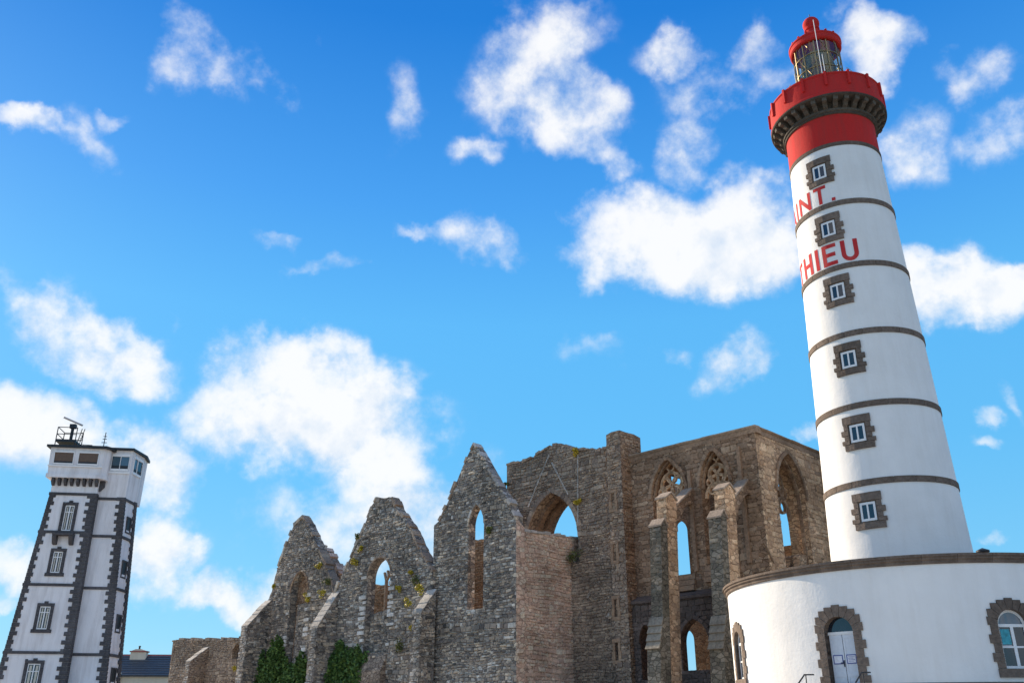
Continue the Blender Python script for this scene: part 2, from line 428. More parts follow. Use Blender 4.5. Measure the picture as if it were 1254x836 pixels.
# ------------------------------------------------------------------ object helpers
WM = {}
def thing(name, label, cat, loc=(0, 0, 0), group=None):
    o = bpy.data.objects.new(name, None)
    o.empty_display_size = 0.5
    col.objects.link(o)
    o.location = loc
    o['label'] = label; o['category'] = cat
    if group: o['group'] = group
    WM[o.name] = Matrix.Translation(loc)
    return o
def link(name, me, parent=None, world=None):
    o = bpy.data.objects.new(name, me)
    col.objects.link(o)
    world = world or Matrix.Identity(4)
    if parent is not None:
        o.parent = parent
        o.matrix_parent_inverse = WM[parent.name].inverted()
    o.matrix_basis = world
    WM[o.name] = world
    return o
def mk(name, verts, faces, material, smooth=False):
    me = bpy.data.meshes.new(name)
    me.from_pydata([tuple(map(float, v)) for v in verts], [], faces)
    me.validate()
    bm = bmesh.new(); bm.from_mesh(me)
    bmesh.ops.recalc_face_normals(bm, faces=bm.faces)
    bm.to_mesh(me); bm.free()
    me.materials.append(M[material])
    if smooth:
        for p in me.polygons: p.use_smooth = True
    return me
class MB:
    def __init__(self): self.v = []; self.f = []
    def add(self, vs, fs):
        k = len(self.v)
        self.v += [tuple(x) for x in vs]
        self.f += [tuple(i + k for i in f) for f in fs]
        return self
    def box(self, x0, x1, y0, y1, z0, z1, mp=None):
        vs = [(x, y, z) for z in (z0, z1) for y in (y0, y1) for x in (x0, x1)]
        if mp: vs = [mp(*q) for q in vs]
        return self.add(vs, [(0, 2, 3, 1), (4, 5, 7, 6), (0, 1, 5, 4), (2, 6, 7, 3), (0, 4, 6, 2), (1, 3, 7, 5)])
    def cbox(self, x0, x1, y0, y1, z0, z1, c, mp=None):
        """box with a chamfer round its front (y1) face"""
        q = [(x0, y0, z0), (x1, y0, z0), (x1, y0, z1), (x0, y0, z1),
             (x0, y1 - c, z0), (x1, y1 - c, z0), (x1, y1 - c, z1), (x0, y1 - c, z1),
             (x0 + c, y1, z0 + c), (x1 - c, y1, z0 + c), (x1 - c, y1, z1 - c), (x0 + c, y1, z1 - c)]
        if mp: q = [mp(*p) for p in q]
        f = [(0, 3, 2, 1), (8, 9, 10, 11)]
        for i in range(4):
            j = (i + 1) % 4
            f += [(i, j, j + 4, i + 4), (i + 4, j + 4, j + 8, i + 8)]
        return self.add(q, f)
    def prism(self, poly, d0, d1, mp):
        """poly in (s,z), extruded from depth d0 to d1"""
        n = len(poly)
        vs = [mp(s, d0, z) for s, z in poly] + [mp(s, d1, z) for s, z in poly]
        fs = [tuple(range(n)), tuple(range(2 * n - 1, n - 1, -1))] + [(i, (i + 1) % n, (i + 1) % n + n, i + n) for i in range(n)]
        return self.add(vs, fs)
    def tube(self, pts, r, n=6):
        pts = [Vector(p) for p in pts]
        rings = []
        for i, p in enumerate(pts):
            t = (pts[min(i + 1, len(pts) - 1)] - pts[max(i - 1, 0)]).normalized()
            a = t.cross(Vector((0, 0, 1)))
            if a.length < 1e-3: a = Vector((1, 0, 0))
            a.normalize(); b_ = t.cross(a)
            rings.append([p + a * r * math.cos(q) + b_ * r * math.sin(q) for q in [2 * math.pi * j / n for j in range(n)]])
        vs = [v for rg in rings for v in rg]
        fs = [(i * n + j, i * n + (j + 1) % n, (i + 1) * n + (j + 1) % n, (i + 1) * n + j) for i in range(len(pts) - 1) for j in range(n)]
        fs += [tuple(range(n)), tuple(range(len(vs) - n, len(vs)))]
        return self.add(vs, fs)
    def lathe(self, prof, n=64, cx=0, cy=0, closed=False):
        vs = [(cx + r * math.cos(2 * math.pi * j / n), cy + r * math.sin(2 * math.pi * j / n), z) for r, z in prof for j in range(n)]
        m_ = len(prof)
        fs = [(i * n + j, i * n + (j + 1) % n, ((i + 1) % m_) * n + (j + 1) % n, ((i + 1) % m_) * n + j) for i in range(m_ if closed else m_ - 1) for j in range(n)]
        return self.add(vs, fs)
    def make(self, name, material, parent=None, world=None, smooth=False, angle=None):
        me = mk(name, self.v, self.f, material, smooth)
        o = link(name, me, parent, world)
        if angle is not None:
            me.set_sharp_from_angle(angle=R(angle))
        return o

# ------------------------------------------------------------------ wall builders
def inside(poly, s, z):
    s = np.asarray(s); z = np.asarray(z)
    p = np.asarray(poly); c = np.zeros(s.shape, bool)
    j = len(p) - 1
    for i in range(len(p)):
        xi, zi = p[i]; xj, zj = p[j]
        cond = ((zi > z) != (zj > z))
        with np.errstate(divide='ignore', invalid='ignore'):
            xx = (xj - xi) * (z - zi) / (zj - zi + 1e-12) + xi
        c ^= cond & (s < xx)
        j = i
    return c
def rough(pts, step=0.35, amp=0.10, closed=False):
    out = []
    n = len(pts)
    for i in range(n if closed else n - 1):
        a = np.array(pts[i]); b_ = np.array(pts[(i + 1) % n])
        L_ = np.linalg.norm(b_ - a); k = max(1, int(L_ / step))
        for q in range(k):
            p = a + (b_ - a) * q / k
            if q or i: p = p + rng.uniform(-amp, amp, 2)
            out.append((float(p[0]), float(p[1])))
    if not closed: out.append(tuple(pts[-1]))
    return out
def gothic(s0, s1, zb, zs, za, n=9):
    """pointed opening outline: base zb, springing zs, apex za"""
    w = s1 - s0; h = za - zs; mid = (s0 + s1) / 2
    rad = ((w / 2) ** 2 + h * h) / w
    pts = [(s0, zb), (s0, zs)]
    a1 = math.atan2(h, mid - (s0 + rad))
    for i in range(1, n + 1):
        a = math.pi + (a1 - math.pi) * i / n
        pts.append((s0 + rad + rad * math.cos(a), zs + rad * math.sin(a)))
    left = pts[1:]
    for q in reversed(left[:-1]):
        pts.append((2 * mid - q[0], q[1]))
    pts.append((s1, zb))
    return pts
def core(name, plane, outline, holes, thick, material, parent, d0=0.0):
    loops = [outline] + holes
    flat = [q for lp in loops for q in lp]
    tris = tessellate_polygon([[Vector((s, z, 0)) for s, z in lp] for lp in loops])
    n = len(flat)
    vs = [plane.pt(s, z, d0) for s, z in flat] + [plane.pt(s, z, d0 - thick) for s, z in flat]
    fs = [tuple(t) for t in tris] + [tuple(i + n for i in reversed(t)) for t in tris]
    k = 0
    for lp in loops:
        m_ = len(lp)
        fs += [(k + i, k + (i + 1) % m_, k + (i + 1) % m_ + n, k + i + n) for i in range(m_)]
        k += m_
    return link(name, mk(name, vs, fs, material), parent)
def stones(name, plane, outline, holes, material, parent, h=(0.11, 0.22), w=(0.14, 0.40), proud=(0.01, 0.085), gap=0.016, jit=0.02, zmin=None, wob=0.04, d0=0.0, margin=0.0):
    """rubble or ashlar facing: every stone a little block of its own, one joined part"""
    P = np.asarray(outline)
    smin, smax = P[:, 0].min(), P[:, 0].max()
    z = P[:, 1].min() if zmin is None else zmin
    zmax = P[:, 1].max()
    S0, S1, Z0, Z1 = [], [], [], []
    while z < zmax:
        big_ = rng.random() < 0.14
        hh = rng.uniform(*h) * (1.55 if big_ else 1.0)
        n = int((smax - smin) / w[0]) + 2
        ws = rng.uniform(w[0], w[1], n) * (1.4 if big_ else 1.0)
        ws = np.where(rng.random(n) < 0.12, ws * 1.7, ws)
        ed = smin - rng.uniform(0, w[1]) + np.concatenate([[0], np.cumsum(ws)])
        S0.append(ed[:-1]); S1.append(ed[1:]); Z0.append(np.full(n, z)); Z1.append(np.full(n, z + hh))
        z += hh
    S0, S1, Z0, Z1 = map(np.concatenate, (S0, S1, Z0, Z1))
    wv = lambda s, zz: wob * (np.sin(s * 1.7 + zz * 0.9) + np.sin(s * 0.63 - zz * 1.9))
    ok = rng.random(len(S0)) > 0.02
    m_ = margin
    for ss, zz in ((S0 + gap, Z0 + gap), (S1 - gap, Z0 + gap), (S1 - gap, Z1 - gap), (S0 + gap, Z1 - gap), ((S0 + S1) / 2, (Z0 + Z1) / 2)):
        zw = zz + wv(ss, zz)
        ok &= inside(outline, ss, zw)
        for hl in holes: ok &= ~inside(hl, ss, zw)
    S0, S1, Z0, Z1 = S0[ok], S1[ok], Z0[ok], Z1[ok]
    n = len(S0)
    if n == 0: return None
    g = gap
    bs = np.stack([S0 + g, S1 - g, S1 - g, S0 + g], 1) + rng.uniform(-jit, jit, (n, 4))
    bz = np.stack([Z0 + g, Z0 + g, Z1 - g, Z1 - g], 1) + rng.uniform(-jit, jit, (n, 4))
    bz = bz + wv(bs, bz)
    cs, cz = bs.mean(1, keepdims=True), bz.mean(1, keepdims=True)
    ch = rng.uniform(0.012, 0.035, (n, 1))
    fs_ = bs - np.sign(bs - cs) * ch; fz = bz - np.sign(bz - cz) * ch
    pr = rng.uniform(proud[0], proud[1], (n, 1)) + rng.uniform(-0.012, 0.012, (n, 4))
    a, nn, o = plane.a, plane.n, plane.P
    ln = getattr(plane, 'lean', None)
    def to3(s, zz, d):
        if ln is not None: d = d + ln[0] * (ln[1] - zz)
        q = o + s[..., None] * a + d[..., None] * nn
        q = q.copy(); q[..., 2] = zz
        return q
    back = to3(bs, bz, np.full((n, 4), d0 - 0.03)); front = to3(fs_, fz, d0 + pr)
    V = np.concatenate([back, front], 1).reshape(-1, 3)
    base = (np.arange(n) * 8)[:, None]
    F = np.concatenate([base + np.array(q) for q in ([4, 5, 6, 7], [0, 1, 5, 4], [1, 2, 6, 5], [2, 3, 7, 6], [3, 0, 4, 7])], 1).reshape(-1, 4)
    me = bpy.data.meshes.new(name)
    me.from_pydata(V.tolist(), [], F.tolist())
    me.materials.append(M[material])
    ob = link(name, me, parent)
    ob['kind'] = 'stuff'
    return ob
def wall(parent, plane, outline, holes, thick, kind, d0=0.0, name='wall', sname='facing_stones', **kw):
    c = core(name, plane, outline, holes, thick, kind + '_core', parent, d0)
    stones(sname, plane, outline, holes, kind, c, d0=d0, **kw)
    return c
def trim(parent, plane, line, width, d0, d1, material, name='arch_moulding', seg=0.32, closed=False):
    """run of dressed blocks along a line in the wall plane, to its left side"""
    pts = [np.array(p) for p in line]
    mb = MB()
    mp = lambda s, d, z: plane.pt(s, z, d)
    # resample
    d = [0]
    for a, b_ in zip(pts, pts[1:]): d.append(d[-1] + np.linalg.norm(b_ - a))
    T = d[-1]; k = max(2, int(T / seg))
    P = np.array(pts)
    ts = np.linspace(0, T, k + 1)
    q = np.stack([np.interp(ts, d, P[:, 0]), np.interp(ts, d, P[:, 1])], 1)
    tan = np.gradient(q, axis=0); tan /= np.linalg.norm(tan, axis=1, keepdims=True)
    nrm = np.stack([-tan[:, 1], tan[:, 0]], 1)
    for i in range(k):
        e = tan[i] * 0.012
        w_ = width * random.uniform(0.85, 1.15)
        quad = [q[i] + e, q[i + 1] - e, q[i + 1] - e + nrm[i + 1] * w_, q[i] + e + nrm[i] * w_]
        mb.prism([tuple(p) for p in quad], d0, d1 + random.uniform(-0.012, 0.012), mp)
    o = mb.make(name, material, parent)
    o['kind'] = 'stuff'
    return o

# ------------------------------------------------------------------ ground
def gz(x, y):
    t = min(max((y - 8) / 24.0, 0), 1)
    return 2.3 * t * t * (3 - 2 * t)
def build_ground():
    xs = sorted(set([-3000, -800, -250, 250, 800, 3000] + list(np.arange(-120, 121, 6.0))))
    ys = sorted(set([-3000, -800, -200, -60, 300, 800, 3000] + list(np.arange(-40, 181, 4.0))))
    vs = [(x, y, gz(x, y) + (0.06 * math.sin(x * .7) * math.cos(y * .5) if abs(x) < 130 and y < 190 else 0)) for y in ys for x in xs]
    n = len(xs)
    fs = [(j * n + i, j * n + i + 1, (j + 1) * n + i + 1, (j + 1) * n + i) for j in range(len(ys) - 1) for i in range(n - 1)]
    o = link('ground', mk('ground', vs, fs, 'ground', True))
    o['kind'] = 'structure'
    # unseen pale gravel sheet just above the ground, added to bounce light onto shaded walls
    xs = list(np.arange(-66, 67, 6.0)); ys = list(np.arange(-40, 97, 4.0))
    vs = [(x, y, gz(x, y) + 0.06 * math.sin(x * .7) * math.cos(y * .5) + 0.03) for y in ys for x in xs]
    n = len(xs)
    fs = [(j * n + i, j * n + i + 1, (j + 1) * n + i + 1, (j + 1) * n + i) for j in range(len(ys) - 1) for i in range(n - 1)]
    o = link('gravel_bounce_sheet', mk('gravel_bounce_sheet', vs, fs, 'gravel', True))
    o['kind'] = 'structure'

# ------------------------------------------------------------------ lighthouse
LX, LY = 17.055, 40.0
ZE, DZ = 11.264, 3.491
R0, KT = 2.815, 0.031
def rad_at(z): return R0 - KT * (z - ZE)
ZT = 28.727
build_ground()
exec_order = []
def cone_map(th0, rfun):
    """local s (to the viewer's right when looking at the wall), d outwards, z"""
    def mp(s, d, z):
        r = rfun(z)
        a = th0 + s / r
        return (LX + (r + d) * math.cos(a), LY + (r + d) * math.sin(a), z)
    return mp
def curved_box(mb, mp, s0, s1, d0, d1, z0, z1, k=3, c=0.0):
    for i in range(k):
        pass
    ss = [s0 + (s1 - s0) * i / k for i in range(k + 1)]
    vs = []
    for s in ss: vs += [mp(s, d0, z0), mp(s, d1, z0), mp(s, d1, z1), mp(s, d0, z1)]
    fs = [(0, 1, 2, 3), tuple(4 * k + j for j in (3, 2, 1, 0))]
    for i in range(k):
        for j in range(4):
            fs.append((4 * i + j, 4 * i + (j + 1) % 4, 4 * i + 4 + (j + 1) % 4, 4 * i + 4 + j))
    mb.add(vs, fs)
    return mb

def build_lighthouse():
    T = thing('lighthouse', 'tall white round lighthouse with red top, stone bands and red lettering', 'lighthouse', (LX, LY, 2.3))
    AX = Matrix.Translation((LX, LY, 0))
    # shaft (white), slightly uneven by its render bump
    prof = [(rad_at(z), z) for z in np.linspace(7.6, ZT, 60)]
    sh = MB().lathe(prof, 160).make('shaft', 'white', T, AX, True)
    # stone bands: five, each of 20 curved stones
    n = 20
    for k in range(5):
        z0 = ZE + k * DZ; z1 = z0 + 0.265
        r = rad_at(z0)
        bm_ = MB().lathe([(r - 0.05, z0 + 0.01), (r + 0.02, z0 + 0.01), (r + 0.02, z1 - 0.01), (r - 0.05, z1 - 0.01)], 160, closed=True)
        band = bm_.make('band', 'granite', T, AX, True, 30)
        st = MB()
        def mpl(s, d, z): 
            a = s / r
            return ((r + d) * math.cos(a), (r + d) * math.sin(a), z)
        L_ = 2 * math.pi * r / n
        curved_box(st, mpl, 0.012, L_ - 0.012, 0.0, 0.045, z0, z1, 6)
        me = mk('band_stone', st.v, st.f, 'granite')
        for i in range(n):
            link('band_stone', me, band, AX @ Matrix.Rotation(2 * math.pi * (i + 0.37 * k) / n, 4, 'Z'))
    # red drum with the dark rim under it
    z0 = ZT
    MB().lathe([(rad_at(z0) - 0.03, z0 - 0.02), (rad_at(z0) + 0.035, z0), (rad_at(z0) + 0.035, z0 + 0.20), (rad_at(z0) - 0.03, z0 + 0.22)], 128).make('red_drum_rim', 'granite', T, AX, True, 30)
    zr = z0 + 0.19
    rd = rad_at(z0)
    MB().lathe([(rd, zr), (rd - 0.015, zr + 1.0), (rd - 0.02, zr + 1.78)], 128).make('red_drum', 'red', T, AX, True)
    # mouldings below the gallery
    zm = zr + 1.72
    MB().lathe([(rd - 0.05, zm), (rd + 0.06, zm + 0.02), (rd + 0.06, zm + 0.12), (rd + 0.13, zm + 0.16), (rd + 0.13, zm + 0.28), (rd + 0.02, zm + 0.30), (rd + 0.02, zm + 0.8), (rd - 0.2, zm + 0.8)], 128).make('gallery_moulding', 'gallery_shade_stone', T, AX, True, 30)
    zc0, zc1 = zm + 0.27, zm + 0.72
    RG = 2.94
    # corbels
    cb = MB()
    prf = [(rd - 0.02, zc0 + 0.0), (rd + 0.12, zc0 - 0.0), (rd + 0.25, zc0 + 0.06), (rd + 0.36, zc0 + 0.2), (RG - 0.10, zc0 + 0.25), (RG - 0.06, zc1), (rd - 0.02, zc1)]
    cb.prism([(q[0], q[1]) for q in prf], -0.115, 0.115, lambda s, d, z: (s, d, z))
    me = mk('corbel', cb.v, cb.f, 'gallery_shade_stone')
    for i in range(32):
        link('corbel', me, T, AX @ Matrix.Rotation(2 * math.pi * i / 32, 4, 'Z'))
    # slab and red parapet
    MB().lathe([(rd - 0.1, zc1), (RG, zc1), (RG + 0.03, zc1 + 0.05), (RG + 0.03, zc1 + 0.16), (rd - 0.1, zc1 + 0.16)], 128).make('gallery_floor', 'gallery_shade_stone', T, AX, True, 30)
    zp0, zp1 = zc1 + 0.10, zc1 + 1.42
    RP = RG + 0.0
    MB().lathe([(RP + 0.035, zp0), (RP + 0.035, zp0 + 0.10), (RP - 0.02, zp0 + 0.16), (RP - 0.06, zp1 - 0.08), (RP - 0.02, zp1 - 0.05), (RP - 0.02, zp1 + 0.03), (RP - 0.22, zp1 + 0.03), (RP - 0.22, zp0)], 128).make('parapet', 'red', T, AX, True, 30)
    rb = MB(); rb.box(RP - 0.08, RP + 0.07, -0.06, 0.06, zp0 + 0.55, zp1 + 0.07)
    me = mk('parapet_rib', rb.v, rb.f, 'red')
    for i in range(16):
        link('parapet_rib', me, T, AX @ Matrix.Rotation(2 * math.pi * (i + 0.2) / 16, 4, 'Z'))
    # lantern
    RLn = 1.22
    zl0 = zp0 + 0.05; zl1 = LANT0
    MB().lathe([(RLn + 0.12, zl0), (RLn + 0.12, zl1 - 0.08), (RLn + 0.2, zl1 - 0.06), (RLn + 0.2, zl1), (RLn - 0.1, zl1)], 64).make('lantern_base', 'red', T, AX, True, 30)
    zg1 = LANT1
    MB().lathe([(RLn, zl1 - 0.02), (RLn, zg1 + 0.05)], 32).make('lantern_glazing', 'lantern_glass', T, AX, True)
    mu = MB(); mu.box(RLn - 0.03, RLn + 0.035, -0.025, 0.025, zl1, zg1 + 0.02)
    me = mk('glazing_bar', mu.v, mu.f, 'brass')
    for i in range(12):
        link('glazing_bar', me, T, AX @ Matrix.Rotation(2 * math.pi * (i + .2) / 12, 4, 'Z'))
    for q in (0.33, 0.68):
        z = zl1 + (zg1 - zl1) * q
        MB().lathe([(RLn - 0.02, z), (RLn + 0.035, z), (RLn + 0.035, z + 0.035), (RLn - 0.02, z + 0.035)], 64, closed=True).make('glazing_ring', 'brass', T, AX, True, 30)
    for i in range(9):
        for sg in (-1, 1):
            a0 = 2 * math.pi * i / 9 + (0.3 if sg > 0 else 0)
            db = MB(); db.tube([(1.235 * math.cos(a0 + sg * 0.13 * t), 1.235 * math.sin(a0 + sg * 0.13 * t), zl1 + (zg1 - zl1) * t / 8) for t in range(9)], 0.014, 4)
            db.make('diagonal_bar', 'brass', T, AX)
    # lens inside: stacked prisms
    pf = []
    z = zl1 - 0.5
    kk = 14
    for i in range(kk):
        t = (i + .5) / kk
        rr = 0.62 + 0.28 * math.sin(math.pi * t)
        z0_, z1_ = z + (zg1 - 0.2 - z) * i / kk, z + (zg1 - 0.2 - z) * (i + 1) / kk
        pf += [(rr - 0.06, z0_), (rr + 0.05, (z0_ + z1_) / 2), (rr - 0.06, z1_)]
    le = MB().lathe([(0.02, z)] + pf + [(0.02, zg1 - 0.2)], 40).make('lens', 'lens', T, AX, True, 20)
    for i in range(6):
        lb = MB(); a = math.pi * 2 * i / 6
        lb.tube([(0.78 * math.cos(a), 0.78 * math.sin(a), z), (1.0 * math.cos(a + .1), 1.0 * math.sin(a + .1), (z + zg1) / 2), (0.7 * math.cos(a), 0.7 * math.sin(a), zg1)], 0.035, 5)
        lb.make('lens_frame', 'brass', le, AX)
    # roof
    MB().lathe([(RLn - 0.05, zg1 - 0.02), (RLn + 0.10, zg1 - 0.02), (RLn + 0.16, zg1 + 0.05), (RLn + 0.16, zg1 + 0.30), (RLn + 0.20, zg1 + 0.34), (RLn + 0.20, zg1 + 0.42), (RLn + 0.04, zg1 + 0.46), (1.1, zg1 + 0.72), (0.78, zg1 + 1.0), (0.45, zg1 + 1.18), (0.40, zg1 + 1.3)], 64).make('dome', 'red', T, AX, True, 35)
    rv = MB(); rv.box(RLn + 0.02, RLn + 0.13, -0.05, 0.05, zg1 + 0.42, zg1 + 0.60)
    me = mk('dome_lug', rv.v, rv.f, 'red')
    for i in range(16): link('dome_lug', me, T, AX @ Matrix.Rotation(2 * math.pi * (i + .4) / 16, 4, 'Z'))
    zb = zg1 + 1.28
    bl = [(0.40, zb), (0.40, zb + 0.10), (0.36, zb + 0.14), (0.36, zb + 0.30), (0.42, zb + 0.34), (0.42, zb + 0.40), (0.34, zb + 0.46)]
    for i in range(9):
        a = -0.75 + (math.pi / 2 + 0.75) * i / 8
        bl.append((0.46 * math.cos(a) + 0.001, zb + 0.80 + 0.44 * math.sin(a)))
    MB().lathe(bl, 40).make('vent_ball', 'red', T, AX, True, 40)
    lr = MB(); lr.tube([(0, 0, zb + 1.2), (0, 0, zb + 1.55)], 0.025, 5); lr.make('lightning_rod', 'dark_metal', T, AX)
    # service ladder poles on the camera side and small railing bits
    for (a, r_, zt) in ((-108, 1.75, zg1 + 0.9), (-103, 1.75, zl1 + 1.2), (-160, 1.7, zl1 + 0.8), (-40, 1.7, zl1 + 0.5), (-30, 1.75, zl1 + 0.55), (168, 1.75, zl1 + 0.5)):
        p = MB(); p.tube([(r_ * math.cos(R(a)), r_ * math.sin(R(a)), zp0), (r_ * math.cos(R(a)), r_ * math.sin(R(a)), zt)], 0.022, 6)
        p.make('gallery_pole', 'frame', T, AX)
    for a0 in (150, -60):
        p = MB(); p.tube([(1.75 * math.cos(R(a0 + q)), 1.75 * math.sin(R(a0 + q)), zl1 + 0.45) for q in range(0, 40, 5)], 0.02, 5)
        p.make('gallery_rail', 'steel', T, AX)
    # windows, all on one line
    for (wx, wy) in ((1003.5, 211.5), (1014.5, 280.5), (1026, 357), (1039.5, 440), (1050.5, 530), (1063.5, 626)):
        th, zc = on_cyl(wx, wy, LX, LY, R0, KT, ZE)
        mp = cone_map(th, rad_at)
        hw, hh = 0.33, 0.40
        K = 0.80
        # dark reveal box standing in the wall
        fr = MB()
        for (a, b_, c, d) in ((-hw, hw, hh - 0.10, hh), (-hw, hw, -hh, -hh + 0.10), (-hw, -hw + 0.09, -hh, hh), (hw - 0.09, hw, -hh, hh), (-0.035, 0.035, -hh, hh)):
            curved_box(fr, mp, a, b_, 0.012, 0.035 + (0.006 if a == -0.035 else 0), zc + c, zc + d, 2)
        wo = fr.make('window', 'frame', T)
        for sgn in (-1, 1):
            g = MB(); x0, x1 = sorted((sgn * 0.03, sgn * (hw - 0.085)))
            curved_box(g, mp, x0, x1, 0.004, 0.02, zc - hh + 0.08, zc + hh - 0.08, 1)
            g.make('pane', 'glass', wo)
        # surround stones: lintel, toothed jambs, sill
        P = [(-0.78 * K, 0.78 * K, hh + 0.05, hh + 0.42), (-0.80 * K, 0.84 * K, -hh - 0.34, -hh - 0.05)]
        for sgn in (-1, 1):
            for (o_, c, d) in ((0.74 * K, 0.20, 0.45), (0.92 * K, -0.05, 0.20), (0.76 * K, -0.26, -0.05), (0.93 * K, -0.45, -0.26)):
                x0, x1 = sorted((sgn * (hw + 0.05), sgn * o_))
                P.append((x0, x1, c, d))
        for (a, b_, c, d) in P:
            s_ = MB(); curved_box(s_, mp, a + 0.008, b_ - 0.008, -0.05, 0.085 + random.uniform(-.01, .01), zc + c + 0.008, zc + d - 0.008, 3)
            s_.make('surround_stone', 'granite', wo)
        rv = MB(); curved_box(rv, mp, -hw - 0.055, hw + 0.055, -0.04, 0.008, zc - hh - 0.055, zc + hh + 0.055, 2)
        rv.make('reveal', 'granite', wo)
    # lettering: strokes in a 0..w x 0..1 box
    def arc(cx, cz, rx, rz, a0, a1, n=10):
        return [(cx + rx * math.cos(R(a0 + (a1 - a0) * i / n)), cz + rz * math.sin(R(a0 + (a1 - a0) * i / n))) for i in range(n + 1)]
    G = {'S': (0.66, [arc(.33, .74, .25, .2, 30, 270) + arc(.33, .29, .27, .23, 90, -160)]),
         'A': (0.78, [[(.07, 0), (.39, .97)], [(.39, .97), (.71, 0)], [(.2, .3), (.58, .3)]]),
         'I': (0.2, [[(.1, 0), (.1, 1)]]), 'N': (0.92, [[(.1, 0), (.1, 1)], [(.1, .93), (.82, .07)], [(.82, 0), (.82, 1)]]),
         'T': (0.68, [[(0, .91), (.68, .91)], [(.34, 0), (.34, .9)]]), '.': (0.2, [[(.02, .08), (.2, .08)]]),
         'M': (0.92, [[(.1, 0), (.1, 1)], [(.1, .93), (.46, .25)], [(.46, .25), (.82, .93)], [(.82, 0), (.82, 1)]]),
         'H': (0.74, [[(.1, 0), (.1, 1)], [(.64, 0), (.64, 1)], [(.1, .5), (.64, .5)]]),
         'E': (0.7, [[(.1, 0), (.1, 1)], [(.1, .91), (.7, .91)], [(.1, .5), (.64, .5)], [(.1, .09), (.7, .09)]]),
         'U': (0.76, [[(.1, 1), (.1, .36)] + arc(.38, .36, .28, .27, 180, 360) + [(.66, .36), (.66, 1)]])}
    def word(txt, xr, yb, hgt, gap, wf):
        thr, zb_ = on_cyl(xr, yb, LX, LY, R0, KT, ZE)
        r = rad_at(zb_)
        x = 0.0
        for ch in reversed(txt):
            wd, strokes = G[ch]
            x -= wd * hgt * wf
            mb = MB()
            mp = cone_map(thr, rad_at)
            hw = 0.09 * hgt
            for st in strokes:
                q = []
                for (p0, p1) in zip(st, st[1:]):
                    k = max(1, int(math.hypot(p1[0] - p0[0], p1[1] - p0[1]) / 0.15))
                    q += [(p0[0] + (p1[0] - p0[0]) * i / k, p0[1] + (p1[1] - p0[1]) * i / k) for i in range(k)]
                q.append(st[-1])
                q = np.array(q)
                tn = np.gradient(q, axis=0); tn /= np.linalg.norm(tn, axis=1, keepdims=True) + 1e-9
                nm = np.stack([-tn[:, 1] / wf, tn[:, 0]], 1) * 0.088
                A, B = q + nm, q - nm
                vs = []
                for p in range(len(q)):
                    for c in (A[p], B[p]):
                        vs.append(mp(x + c[0] * hgt * wf, 0.014, zb_ + c[1] * hgt))
                mb.add(vs, [(2 * i, 2 * i + 1, 2 * i + 3, 2 * i + 2) for i in range(len(q) - 1)])
            mb.make('painted_letter', 'letter_red', T)
            x -= gap * hgt
    word('SAINT.', 1023.5, 244.8, 1.02, 0.2, 0.95)
    word('MATHIEU', 1053.5, 317.5, 1.16, 0.19, 0.88)
    return T

LANT0, LANT1 = 33.75, 36.45
build_lighthouse()

